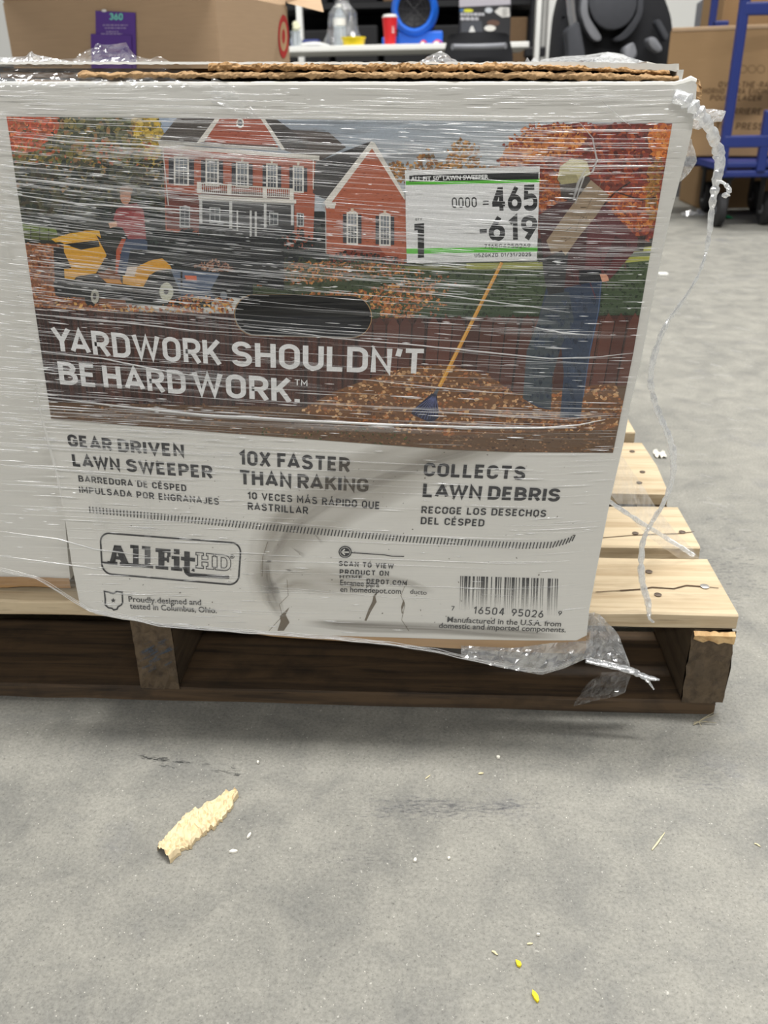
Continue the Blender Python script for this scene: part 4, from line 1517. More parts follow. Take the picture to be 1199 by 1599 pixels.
# t with its long foot
srect(620, 644, -6, 86)
srect(606, 666, 46, 62)
slabs([(612, 18), (634, 18), (634, -8), (622, -4)])
slabs([(620, 8), (650, -4), (812, 0), (812, -13), (640, -20), (624, -10)])
slabs([(650, 6), (664, 2), (664, 14), (656, 16)])


def outl(paths, x, w, hgt):
    for closed, P in paths:
        Q = [(x + p[0] * w, bl(x + p[0] * w) - 20 - p[1] * hgt) for p in P]
        lg.line(d1(*Q), 1.3, INK, closed=closed)


# H and D in outline slab capitals
Hs = [(0, 0), (.42, 0), (.42, .16), (.33, .16), (.33, .42), (.67, .42), (.67, .16), (.58, .16), (.58, 0), (1, 0), (1, .16), (.91, .16), (.91, .84), (1, .84), (1, 1), (.58, 1), (.58, .84), (.67, .84), (.67, .58), (.33, .58), (.33, .84), (.42, .84), (.42, 1), (0, 1), (0, .84), (.09, .84), (.09, .16), (0, .16)]
outl([(True, Hs)], 670, 76, 66)
outl([(True, rounded([(0, 0), (1, 0, .42), (1, 1, .42), (0, 1), (0, .84), (.12, .84), (.12, .16), (0, .16)], True)), (True, rounded([(.38, .17), (.76, .17, .25), (.76, .83, .25), (.38, .83)], True))], 752, 66, 66)
a = d1((824, 570))[0]
lg.line([(a[0] + 3 * math.cos(t * .3), a[1] + 3 * math.sin(t * .3)) for t in range(21)], .9, INK, closed=True)
write(lg, 'R', [(a[0] - 1.2, a[1] + 1.8), (a[0] + 1.4, a[1] + 1.9)], (3.4, 3.4), INK, .2, .1)
# state outline
oh = d1((280, 718), (300, 722), (318, 728), (334, 718), (356, 722), (358, 766), (352, 776), (338, 784), (334, 794), (320, 797), (312, 790), (298, 788), (284, 776), (284, 750))
lg.line(oh, 2.3, INK, closed=True)
sa = d1((318, 757))[0]
lg.add([(sa[0] + (4.3 if k % 2 == 0 else 1.8) * math.sin(k * PI / 5), sa[1] - (4.3 if k % 2 == 0 else 1.8) * math.cos(k * PI / 5)) for k in range(10)], INK)
lg.build('printed_emblem', M['ink'], carton, F((265, 870)))['label'] = 'dark wordmark in a rounded frame above a small state outline'

# bar code
bc = Art(F, None, None, 0.0004)
d8 = CR(400, 680, 2.306)
code = '716504950269'
Lp = ['0001101', '0011001', '0010011', '0111101', '0100011', '0110001', '0101111', '0111011', '0110111', '0001011']
bits = '101' + ''.join(Lp[int(c)] for c in code[:6]) + '01010' + ''.join(''.join('1' if b == '0' else '0' for b in Lp[int(c)]) for c in code[6:]) + '101'
nb = len(bits)
for i, b in enumerate(bits):
    if b == '1':
        x = lambda k: 735 + 352 * k / nb
        long_ = i < 10 or i > nb - 11 or 44 <= i <= 50
        y0, y1 = 506 + 10 * i / nb, (622 if not long_ else 628) + 14 * i / nb + (6 if long_ and i > 40 else 0)
        bc.add(d8((x(i), y0), (x(i + 1.0), y0), (x(i + 1.0) - 6, y1), (x(i) - 2, y1)), INK, .96, layer=False)
bc.off += 2e-5
for s, p0, p1, c in (('7', (700, 630), (713, 631), 7), ('16504', (781, 642), (892, 648), 11.5), ('95026', (918, 650), (1032, 657), 11.5), ('9', (1086, 648), (1099, 649), 7)):
    write(bc, s, d8(p0, p1), (c, c), INK, .14, .22)
bc.build('printed_barcode', M['ink'], carton, F((795, 930)))

# grime and tears on the white part
gr = Art(F, None, None, 0.0006)
rg = random.Random(3)
spine = [(860, 672, 8), (800, 690, 16), (745, 702, 26), (680, 716, 34), (610, 738, 40), (540, 765, 44), (485, 795, 46), (446, 828, 42), (424, 865, 34), (412, 905, 26), (414, 940, 14)]


def smear(sp, col, amax, n=60, seed=0.0):
    """a soft-edged dragged stain along a spine of (x, y, half width)"""
    P = [Vector(p[:2]) for p in sp]
    Wd = [p[2] for p in sp]
    m = 11
    g = []
    for i in range(n + 1):
        t = i / n * (len(P) - 1)
        k = min(int(t), len(P) - 2)
        u = t - k
        c = P[k] * (1 - u) + P[k + 1] * u
        w = Wd[k] * (1 - u) + Wd[k + 1] * u
        d = (P[min(k + 1, len(P) - 1)] - P[max(k - 1, 0)]).normalized() if u < .5 else (P[min(k + 2, len(P) - 1)] - P[k]).normalized()
        nn = Vector((-d.y, d.x))
        row = []
        for j in range(m + 1):
            v = 2 * j / m - 1
            al = max(0, 1 - abs(v) ** 2.5) * min(1, i / 6, (n - i) / 6)
            al *= amax * (0.62 + 0.55 * nz(v * 2.2 + seed, t * 0.5, seed) + 0.3 * nz(v * 9, t * .8, seed + 5))
            q = c + nn * v * w
            row.append((q.x, q.y, max(0, min(.9, al))))
        g.append(row)
    gr.off += gr.step
    for i in range(n):
        for j in range(m):
            a, b, c, d = g[i][j], g[i][j + 1], g[i + 1][j + 1], g[i + 1][j]
            gr.add([a[:2], b[:2], c[:2], d[:2]], [(*col, p[2]) for p in (a, b, c, d)], layer=False)


GRM = A(116, 104, 86)
smear([(a, b, c * 1.25) for a, b, c in spine], GRM, 0.42)
smear([(760, 698, 5), (690, 716, 8), (600, 748, 10), (520, 782, 10), (450, 830, 8), (420, 880, 5)], A(86, 76, 64), 0.22, seed=3.0)
smear([(414, 870, 8), (416, 905, 12), (424, 935, 16), (440, 965, 8)], A(92, 84, 72), 0.5, 30, 2.0)
smear([(420, 925, 10), (460, 905, 22), (500, 905, 26), (540, 912, 22), (590, 918, 10)], A(140, 130, 114), 0.4, 30, 6.0)
smear([(470, 972, 6), (560, 978, 10), (680, 982, 10), (800, 990, 9), (880, 995, 5)], A(88, 78, 66), 0.55, 40, 8.0)
smear([(555, 900, 6), (600, 905, 10), (640, 912, 8), (680, 925, 4)], A(120, 112, 98), 0.35, 20, 1.0)
# torn paper showing brown card
gr.off += 3e-5
for P in (((452, 948), (446, 960), (452, 972), (443, 985), (433, 985), (438, 970), (437, 962)), ((591, 922), (586, 932), (588, 940), (579, 955), (572, 970), (569, 969), (575, 952), (581, 940), (583, 930)),
          ((630, 936), (632, 942), (628, 952), (629, 958), (627, 958), (626, 948))):
    gr.add(list(P), A(104, 92, 76), .75)
for P in (((448, 905), (450, 930), (436, 944), (441, 962), (420, 985)), ((636, 905), (626, 930), (632, 945), (627, 968), (638, 985)), ((418, 846), (410, 870), (409, 900))):
    gr.line(P, 1.0, A(120, 110, 94), .6)
for k in range(120):      # specks
    x, y = rg.uniform(150, 915), rg.uniform(700, 985)
    gr.disc(x, y, rg.uniform(.5, 1.6), rg.uniform(.4, 1.0), A(80, 70, 60), rg.uniform(.4, .9), layer=False, n=6, rot=rg.random() * 3)
gr.build('grime_smear', M['ink'], carton, F((560, 850)))['label'] = 'brown-grey dirt smear and paper tears'

# shipping sticker
st = Art(F, None, None, TOPINK + 3e-4)
W2 = A(226, 226, 222)
st.add([(632, 266), (843, 259.5), (838, 407), (635, 411)], W2)
BK = A(30, 30, 32)
GRN = A(92, 186, 60)
st.add(c6((84, 256), (605, 246), (605, 262), (84, 272)), GRN)
st.add(c6((97, 234), (602, 222), (601, 250), (98, 260)), BK)
st.add(c6((86, 520), (598, 512), (597, 532), (87, 541)), GRN)
write(st, 'ALL FIT 50" LAWN SWEEPER', c6((103, 257), (407, 248)), (6.6, 6.6), W2, font=True, bold=.03, lean=False)
write(st, '0000', c6((264, 362), (361, 359)), (16.5, 16), BK, .14, .16, lean=False)
write(st, '465', c6((418, 378), (598, 372)), (40, 41), BK, .2, .10, lean=False)
write(st, '619', c6((408, 492), (598, 488)), (40, 39), BK, .2, .12, lean=False)
for (x0, y0, x1, y1) in ((384, 334, 407, 339), (384, 345, 407, 350), (372, 444, 400, 461)):
    st.add(c6((x0, y0), (x1, y0 - 1), (x1, y1 - 1), (x0, y1)), BK)
st.add(c6((117, 424), (155, 421), (155, 555), (131, 557), (130, 448), (117, 450)), BK)
write(st, 'QTY', c6((121, 411), (147, 410)), (3.4, 3.4), INK, .16, .16, lean=False)
write(st, '716504950269', c6((389, 519), (570, 517)), (6.6, 6.6), BK, .17, .2, lean=False)
write(st, 'U5ZGKZD 01/31/2025', c6((352, 554), (573, 550)), (5.8, 5.8), BK, .17, .2, lean=False)
st.build('shipping_label', M['ink'], carton, F((738, 335)))['label'] = 'white and green sticker reading 465-619'
# tan paper patch
tp = Art(F, None, None, TOPINK + 2e-4)
tp.add([(922.6, 281), (951, 305), (930, 338), (905, 368), (883, 399), (877, 391), (861, 396), (853, 376), (880, 338)], A(150, 130, 106))
for k in range(14):
    x = rg.uniform(870, 930)
    tp.line([(x, 420 - (x - 850) * 1.15 - rg.uniform(0, 40)), (x + 10, 410 - (x - 850) * 1.15 - rg.uniform(0, 40))], 1.2, A(132, 112, 90), .5, layer=False)
tp.build('paper_patch', M['ink'], carton, F((900, 340)))['label'] = 'slanted tan paper patch'
# ------------------------------------------------------------------ plain white carton behind the left edge
nb_ = empty('white_carton', (-0.55, YF + 0.5, ZD), 'plain white carton at the left edge beside the printed one, under film', 'box')
mb = MB()
zt2 = 0.531
yl = YF + 0.040
mb.prism([(-0.76, yl, ZD + .012), (-0.3455, yl, ZD + .012), (-0.341, yl, ZD + .06), (-0.334, yl, ZD + .12), (-0.326, yl, ZD + .2), (-0.322, yl, zt2), (-0.76, yl, zt2)], (0, 1.06, 0))
mb.build('carton_body', M['white_card'], nb_, (-0.55, yl, ZD))
mb = MB()
mb.grid([[(x, yl - 0.001 - 0.0012 * nz(x * 60, v * 3), ZD + 0.0035 + 0.011 * v + 0.0015 * nz(x * 30, v * 5)) for x in [(-0.76 + 0.414 * i / 60) for i in range(61)]] for v in (0, .3, .6, 1)], smooth=False)
mb.build('torn_bottom_edge', M['kraft_dark'], nb_, (-0.5, yl, ZD))['label'] = 'torn brown lower edge'

# ------------------------------------------------------------------ stretch film
film = empty('stretch_film', (-0.08, YF - 0.01, ZD), 'clear wrinkled stretch film wound round the white cartons on the pallet', 'film')


def bottom_y(x):
    pts = [(-60, 888), (0, 893), (60, 907), (105, 935), (140, 957), (200, 968), (250, 980), (330, 986), (440, 994), (520, 1000), (600, 1008), (680, 1020), (740, 1034), (800, 1046), (845, 1052), (880, 1042), (915, 1022), (950, 1010)]
    for (a, b), (c, d) in zip(pts, pts[1:]):
        if a <= x <= c:
            return b + (d - b) * (x - a) / (c - a)
    return pts[-1][1] if x > 0 else pts[0][1]


def right_x(y):
    pts = [(118, 1082), (160, 1086), (208, 1081), (268, 1066), (332, 1049), (415, 1031), (484, 1017), (568, 1001), (632, 985), (690, 975), (779, 954), (892, 932), (951, 921), (1000, 916), (1060, 916)]
    for (a, b), (c, d) in zip(pts, pts[1:]):
        if a <= y <= c:
            return b + (d - b) * (y - a) / (c - a)
    return pts[-1][1]


mb = MB()
NX, NY = 110, 90
rows = []
for j in range(NY + 1):
    v = j / NY
    row = []
    for i in range(NX + 1):
        u = i / NX
        xg = -60 + 1146 * u
        y = 131 + (bottom_y(min(xg, 916)) - 131) * v
        x = -60 + (right_x(y) + 60) * u
        y = 131 + (bottom_y(x) - 131) * v
        off = 0.0042 + 0.0012 * nz(x * .006, y * .05, 2) + 0.0007 * nz(x * .01, y * .2, 5)
        if u > .97:
            off -= 0.003 * (u - .97) / .03
        row.append(F((x, y), off))
    rows.append(row)
mb.grid(rows)
mb.build('film_sheet', M['film'], film, F((500, 600)))
# the same film going on over the left carton and down the right side
mb = MB()
mb.grid([[(-0.762 + .42 * i / 24, yl - .003 - .0008 * nz(i * .5, j * 2.1, 3), ZD + .006 + (zt2 - ZD - .006) * j / 40) for i in range(25)] for j in range(41)])
mb.build('film_sheet', M['film'], film, (-.55, yl - .003, .3))
mb = MB()
mb.grid([[(.1325 + .033 * j / 40 + .0008 * nz(i * .6, j * 2.1, 6), YF + .006 + 1.09 * i / 40, ZD + .004 + .41 * j / 40) for i in range(41)] for j in range(41)])
mb.build('film_sheet', M['film'], film, (.14, YF + .5, .3))
# film carried over the top edge at the left
mb = MB()
rows = []
for j in range(15):
    v = j / 14
    row = []
    for i in range(61):
        u = i / 60
        x = -40 + 430 * u - 30 * v
        y = 136 - (44 + 5 * nz(x * .03, 4)) * v * (1 if x < 250 else max(0.12, 1 - (x - 250) / 150))
        row.append(UY(x, y + 2.0 * nz(x * .06, v * 4, 3), YF - 0.004 + 0.022 * v + 0.003 * nz(x * .05, v * 6, 8)))
    rows.append(row)
mb.grid(rows, smooth=False)
mb.build('film_over_top', M['film_light'], film, F((150, 110)))


def flow(x, y):
    """run of the wrinkles: slightly falling to the right, rising at the right end"""
    s = 0.035 + 0.085 * math.exp(-((y - 400) / 260) ** 2) * max(0, 1 - x / 1050)
    if y < 200:
        s *= 0.35
    if x > 780:
        s -= (x - 780) / 300 * (0.05 + 0.38 * max(0, (y - 640) / 350))
    return s + 0.02 * nz(x * .004, y * .006, 3)


def dens(x, y):
    d = 0.35
    if y < 190: d = 0.55
    if x < 340 and 210 < y < 350: d = 1.7
    if x < 60: d = max(d, 1.0)
    if 620 < x < 960 and 190 < y < 420: d = 0.95
    if x < 700 and 340 < y < 520: d = max(d, .75)
    if y > 660: d = 0.45 if x < 420 else 0.16
    if x < 330 and 560 < y < 700: d = 0.9
    if x > 880: d = max(d * .8, .35)
    if 635 < x < 840 and 262 < y < 410: d *= .55
    if 340 < x < 585 and 455 < y < 532: d *= .3
    if y > 870: d *= .7
    if 80 < x < 665 and 512 < y < 632: d *= .55
    return d * (0.6 + 0.9 * max(0, 0.5 + nz(x * .008, y * .03, 4)))


class Folds:
    def __init__(self):
        self.v, self.f, self.c = [], [], []

    def add(self, pts, w, a, h=0.5, place=None):
        """a little ridge in the film: three-sided, along pts (photo frame); w in px, a = how milky"""
        n = len(pts)
        b = len(self.v)
        pl = place or (lambda p, o: F(p, o))
        for i, p in enumerate(pts):
            t = i / (n - 1)
            k = math.sin(PI * (0.08 + 0.84 * t)) ** 0.6
            ww = w * k / 2
            self.v += [pl((p[0], p[1] - ww), 0.0056), pl((p[0], p[1] - ww * .2), 0.0058 + h * ww * 6e-4), pl((p[0], p[1] + ww), 0.0056)]
            self.c += [a * k, a * k, a * k * .6]
        for i in range(n - 1):
            for q in (0, 1):
                self.f.append((b + 3 * i + q, b + 3 * i + q + 1, b + 3 * i + q + 4, b + 3 * i + q + 3))

    def build(self, name, parent, loc):
        me = bpy.data.meshes.new(name)
        org = Vector(loc)
        me.from_pydata([tuple(Vector(v) - org) for v in self.v], [], self.f)
        ca = me.color_attributes.new('Col', 'FLOAT_COLOR', 'POINT')
        ca.data.foreach_set('color', [x for a in self.c for x in (1, 1, 1, max(0, min(1, a)))])
        me.materials.append(M['film_fold'])
        me.polygons.foreach_set('use_smooth', [True] * len(self.f))
        o = bpy.data.objects.new(name, me)
        COL.objects.link(o)
        o.parent = parent
        o.location = org - parent.location
        return o


fo = Folds()
rf = random.Random(21)


def trace(x, y, L, n):
    P = [(x, y)]
    for i in range(n):
        x += L / n
        y += flow(x, y) * L / n
        P.append((x, y))
    return P


def okp(P):
    return all(-50 < x < right_x(max(130, y)) - 3 and 134 < y < bottom_y(x) - 3 for x, y in P)


cnt = 0
while cnt < 1500:         # short bright creases
    x, y = rf.uniform(-40, 1080), rf.uniform(136, 990)
    if rf.random() > dens(x, y) / 1.8:
        continue
    L = rf.expovariate(1 / 22) + 6
    P = trace(x, y, min(L, 110), 4)
    cnt += 1
    if okp(P):
        fo.add(P, rf.uniform(0.7, 1.7) * (1.4 if rf.random() < .12 else 1), rf.uniform(.4, 1.0), rf.uniform(.3, 1.2))
cnt = 0
while cnt < 2300:         # fine longer lines
    x, y = rf.uniform(-60, 1000), rf.uniform(138, 960)
    cnt += 1
    if rf.random() > dens(x, y) / 1.5:
        continue
    P = trace(x, y, rf.expovariate(1 / 90) + 40, 9)
    tilt = rf.gauss(0, .018)
    P = [(p[0], p[1] + (p[0] - P[0][0]) * tilt) for p in P]
    while P and not okp(P):
        P = P[:-1]
    if len(P) > 3:
        fo.add(P, rf.uniform(0.5, 1.3), rf.uniform(.10, .58) * (0.5 if y > 660 else 1), rf.uniform(.3, .9))
cnt = 0
while cnt < 420:          # long faint pulls
    x, y = rf.uniform(-60, 900), rf.uniform(138, 960)
    cnt += 1
    if rf.random() > dens(x, y) / 1.2:
        continue
    P = trace(x, y, rf.uniform(90, 480), 12)
    while P and not okp(P):
        P = P[:-1]
    if len(P) > 4:
        fo.add(P, rf.uniform(0.8, 3.0), rf.uniform(.06, .28), .4)
cnt = 0
while cnt < 150:          # broad milky bands
    x, y = rf.uniform(-60, 800), rf.uniform(190, 700)
    cnt += 1
    if rf.random() > dens(x, y) / 1.5:
        continue
    P = trace(x, y, rf.uniform(80, 360), 10)
    while P and not okp(P):
        P = P[:-1]
    if len(P) > 4:
        fo.add(P, rf.uniform(4, 11), rf.uniform(.03, .10), .2)
# the long pulls that stand out in the photograph
for pts, w, a in ((((60, 619), (200, 636), (320, 648), (480, 657), (620, 664), (780, 668), (900, 668)), 4.5, .8),
                  (((470, 655), (560, 660), (640, 664), (760, 668), (850, 668), (900, 664), (945, 655)), 3.5, .9),
                  (((0, 420), (130, 440), (260, 452), (420, 462)), 2.2, .5),
                  (((600, 453), (700, 462), (800, 475), (890, 488)), 2.2, .55),
                  (((380, 508), (520, 528), (640, 538), (760, 550), (860, 560), (940, 557), (990, 551)), 2.4, .6),
                  (((20, 488), (160, 500), (300, 516), (380, 520)), 2.4, .6),
                  (((30, 545), (160, 560), (260, 580), (340, 592)), 2.6, .6),
                  (((560, 592), (660, 603), (760, 612), (830, 617)), 2.0, .5),
                  (((830, 510), (880, 520), (920, 523)), 2.6, .8),
                  (((0, 300), (120, 318), (250, 326), (330, 330)), 3.0, .7),
                  (((0, 276), (90, 285), (210, 300)), 3.0, .7),
                  (((20, 213), (110, 222), (220, 226), (330, 240)), 3.0, .7),
                  (((330, 228), (430, 240), (520, 240), (640, 240), (760, 236), (830, 240)), 2.4, .5),
                  (((0, 726), (120, 735), (260, 744)), 2.2, .55), (((0, 830), (90, 842), (150, 858), (230, 868)), 2.6, .6),
                  (((0, 868), (120, 884), (160, 890)), 2.4, .6),
                  (((660, 640), (780, 650), (880, 655), (960, 648)), 1.6, .5)):
    Q = []
    for (a0, b0), (a1, b1_) in zip(pts, pts[1:]):
        for k in range(6):
            Q.append((a0 + (a1 - a0) * k / 6, b0 + (b1_ - b0) * k / 6 + rf.uniform(-.3, .3)))
    Q.append(pts[-1])
    fo.add(Q, w, a, .8)
# folds that run down the face
for pts, w, a in ((((905, 192), (925, 215), (932, 250), (925, 268), (912, 275), (905, 295), (898, 318)), 3.2, .85), (((915, 262), (903, 285), (895, 312)), 5, .5),
                  (((55, 600), (62, 640), (75, 690), (90, 745), (98, 790)), 4.5, .3), (((130, 700), (150, 790), (160, 850)), 16, .12), (((215, 690), (230, 800), (232, 920)), 12, .10),
                  (((940, 158), (975, 190), (985, 196)), 3, .4)):
    Q = []
    for (a0, b0), (a1, b1_) in zip(pts, pts[1:]):
        for k in range(5):
            Q.append((a0 + (a1 - a0) * k / 5, b0 + (b1_ - b0) * k / 5))
    Q.append(pts[-1])
    b = len(fo.v)
    n = len(Q)
    for i, p in enumerate(Q):
        kk = math.sin(PI * (0.08 + 0.84 * i / (n - 1))) ** .6
        fo.v += [F((p[0] - w * kk / 2, p[1]), .0057), F((p[0], p[1]), .0066), F((p[0] + w * kk / 2, p[1]), .0057)]
        fo.c += [a * kk * .6, a * kk, a * kk * .6]
    for i in range(n - 1):
        for q in (0, 1):
            fo.f.append((b + 3 * i + q, b + 3 * i + q + 1, b + 3 * i + q + 4, b + 3 * i + q + 3))
# gathered lower hem
for k in range(3):
    Q = [(x, bottom_y(x) - 2 - k * 2.2 + 1.5 * nz(x * .03, k)) for x in range(-40, 916, 12)]
    fo.add(Q, 2.2 - k * .2, .65 - k * .09, .8)
tag(fo.build('film_creases', film, F((500, 600))), kind='stuff')


def crumple(name, xl, xr, top, bot, Y0, Y1, mat, amp=0.012, nx=26, ny=9, seed=0.0, label=None):
    """a crushed lump of film between two outlines in the frame, running back from Y0 to Y1"""
    mb = MB()
    rg_ = random.Random(int(seed * 100) + 1)
    rows = []
    for j in range(ny + 1):
        v = j / ny
        row = []
        for i in range(nx + 1):
            u = i / nx
            x = xl + (xr - xl) * u
            yb, yt = bot(x), top(x)
            y = yb + (yt - yb) * v
            edge = (i in (0, nx)) or (j == 0)
            dx = 0 if edge else rg_.uniform(-.4, .4) * (xr - xl) / nx
            dy = 0 if edge or j == ny else rg_.uniform(-.4, .4) * (yt - yb) / ny
            row.append(UY(x + dx, y + dy, Y0 + (Y1 - Y0) * v + amp * nz(u * 6, v * 5, seed) + rg_.uniform(-.2, .2) * amp))
        rows.append(row)
    mb.grid(rows, smooth=False)
    o = mb.build(name, M[mat], film, UY((xl + xr) / 2, (top(xl) + bot(xl)) / 2, Y0))
    if label:
        o['label'] = label
    return o


def pl(*P):
    def f(x):
        if x <= P[0][0]:
            return P[0][1]
        for (a, b), (c, d) in zip(P, P[1:]):
            if x <= c:
                return b + (d - b) * (x - a) / (c - a)
        return P[-1][1]
    return f


crumple('film_tuft', 112, 270, pl((112, 96), (125, 84), (145, 74), (150, 67), (165, 70), (185, 68), (196, 66), (200, 76), (215, 88), (232, 92), (248, 87), (258, 92), (270, 98)), pl((112, 100), (270, 102)), YF + 0.02, YF + 0.03, 'film_light', 0.01, 34, 8, 1.0)
crumple('film_tuft', -20, 112, pl((-20, 90), (40, 88), (50, 79), (56, 85), (80, 90), (112, 96)), pl((-20, 104), (112, 104)), YF + 0.015, YF + 0.03, 'film_crumple', 0.006, 30, 5, 2.0)
crumple('film_tuft', 655, 714, pl((655, 96), (672, 86), (690, 79), (704, 90), (714, 96)), pl((655, 98), (714, 98)), YF + 0.30, YF + 0.34, 'film_crumple', 0.012, 14, 7, 3.0)
crumple('film_tuft', 818, 1000, pl((818, 100), (822, 88), (826, 98), (834, 86), (838, 97), (850, 92), (880, 88), (915, 86), (950, 81), (972, 84), (1000, 104)), pl((818, 108), (1000, 110)), YF + 0.22, YF + 0.4, 'film_crumple', 0.03, 40, 9, 4.0)
crumple('film_tuft', 930, 1050, pl((930, 90), (950, 82), (985, 90), (1010, 98), (1050, 107)), pl((930, 108), (1050, 112)), YF + 0.2, YF + 0.34, 'film_crumple', 0.02, 30, 8, 5.0)
crumple('film_tuft', 1080, 1133, pl((1080, 176), (1092, 170), (1115, 170), (1133, 173)), pl((1080, 200), (1090, 203), (1105, 196), (1118, 190), (1127, 190), (1133, 176)), YF + 0.03, YF + 0.02, 'film_crumple', 0.012, 16, 9, 6.0)
crumple('film_tuft', 1062, 1088, pl((1062, 250), (1074, 214), (1080, 218), (1085, 236), (1088, 250)), pl((1062, 284), (1075, 272), (1086, 256), (1088, 252)), YF + 0.02, YF + 0.015, 'film_crumple', 0.012, 12, 12, 7.0)
crumple('film_tuft', 915, 1000, pl((915, 958), (930, 956), (945, 968), (960, 985), (972, 1005), (985, 1048), (1000, 1052)), pl((915, 1030), (935, 1034), (955, 1040), (975, 1044), (985, 1052), (1000, 1056)), YF + 0.006, YF + 0.002, 'film_crumple', 0.012, 18, 12, 8.0)
crumple('film_tuft', 896, 985, pl((896, 1100), (915, 1070), (940, 1050), (985, 1048)), pl((896, 1103), (930, 1094), (960, 1088), (975, 1082), (985, 1056)), YF - 0.004, YF + 0.004, 'film_light', 0.008, 18, 8, 9.0)
crumple('film_tuft', 720, 925, pl((720, 1008), (800, 1012), (860, 1004), (925, 1000)), pl((720, 1028), (780, 1042), (845, 1054), (880, 1044), (925, 1024)), YF - 0.002, YF + 0.002, 'film_crumple', 0.004, 34, 6, 10.0)
crumple('film_tuft', 330, 402, pl((330, 120), (352, 128), (375, 150), (402, 178)), pl((330, 160), (402, 184)), YF - 0.006, YF - 0.007, 'film_light', 0.003, 12, 8, 11.0)


def cord(pts, rad, name='film_cord', Y=None, seed=0.0):
    Q, R = [], []
    for k in range(len(pts) - 1):
        for i in range(7):
            t = i / 7
            p0, p1, p2, p3 = pts[max(k - 1, 0)], pts[k], pts[k + 1], pts[min(k + 2, len(pts) - 1)]
            cr_ = [0.5 * (2 * p1[q] + (p2[q] - p0[q]) * t + (2 * p0[q] - 5 * p1[q] + 4 * p2[q] - p3[q]) * t * t + (3 * p1[q] - p0[q] - 3 * p2[q] + p3[q]) * t ** 3) for q in range(3)]
            n_ = len(Q)
            Q.append(UY(cr_[0] + 1.2 * nz(n_ * .6, seed), cr_[1], cr_[2] + 0.001 * nz(n_ * .5, seed + 3)))
            r = rad[min(k, len(rad) - 1)] * (1 - t) + rad[min(k + 1, len(rad) - 1)] * t
            R.append(r * (1 + .6 * nz(n_ * .55, seed + 6)))
    mb = MB()
    mb.tube(Q, R, 8, flat=.7)
    return mb.build(name, M['film_cord'], film, Q[0])


yc = YF - 0.004
cord([(1052, 150, yc), (1070, 156, yc - .002), (1088, 172, yc - .004), (1105, 195, yc), (1118, 225, yc + .01), (1124, 255, yc + .015), (1118, 285, yc + .015), (1112, 320, yc + .015), (1108, 360, yc + .015), (1102, 395, yc + .015)],
     [.005, .0052, .0046, .0042, .0044, .0046, .0036, .0028, .0022, .0018], seed=1)
cord([(1102, 395, yc + .015), (1090, 430, yc + .015), (1066, 470, yc + .015), (1038, 510, yc + .014), (1020, 560, yc + .012), (1016, 600, yc + .012), (1026, 640, yc + .012), (1040, 672, yc + .012), (1050, 705, yc + .014), (1050, 745, yc + .016), (1036, 785, yc + .016), (1018, 815, yc + .014), (1004, 845, yc + .012), (1001, 885, yc + .01), (1004, 915, yc + .008), (1012, 942, yc + .004), (1014, 965, yc), (1022, 972, yc)],
     [.0018, .0014, .0018, .0026, .003, .003, .003, .0028, .0036, .003, .0026, .0024, .0028, .0036, .0034, .0036, .0016, .0007], seed=2)
cord([(1118, 282, yc + .014), (1130, 286, yc + .013), (1138, 296, yc + .012), (1134, 305, yc + .012), (1128, 304, yc + .012)], [.0012, .0012, .0018, .002, .001], seed=3)
cord([(915, 1030, yc), (950, 1038, yc - .002), (985, 1047, yc - .004), (1005, 1056, yc - .006), (1032, 1062, yc - .008)], [.003, .003, .003, .0026, .0008], seed=4)
cord([(1000, 1053, yc - .005), (1012, 1064, yc - .006), (1022, 1078, yc - .007)], [.0022, .0014, .0006], seed=5)
# film pulled from the carton's side down to the deck
mb = MB()
a, b = UY(952, 770, YF + 0.03), UY(965, 700, YF + 0.12)
c, d = UZ(1060, 872, ZD + 0.003), UZ(1092, 872, ZD + 0.003)
rows = []
for i in range(13):
    t = i / 12
    rows.append([a.lerp(c, t).lerp(b.lerp(d, t), s / 5) + Vector((0, 0, 0.003 * nz(t * 5, s, 1) - 0.006 * math.sin(PI * t))) for s in range(6)])
mb.grid(rows, smooth=False)
mb.build('film_web', M['film_light'], film, a)
q0, q1, q2, q3 = UY(950, 782, YF + .02), UY(985, 806, YF + .03), UZ(1040, 840, ZD + .012), UZ(1084, 868, ZD + .004)
mb = MB()
Q = [q0.lerp(q1, i / 6) for i in range(6)] + [q1.lerp(q2, i / 8) for i in range(8)] + [q2.lerp(q3, i / 8) for i in range(9)]
mb.tube([p + Vector((0, 0, .001 * nz(k * .7, 3))) for k, p in enumerate(Q)], [.0022 * (1 + .5 * nz(k * .6, 8)) for k in range(len(Q))], 7, flat=.6)
mb.build('film_cord', M['film_cord'], film, q0)
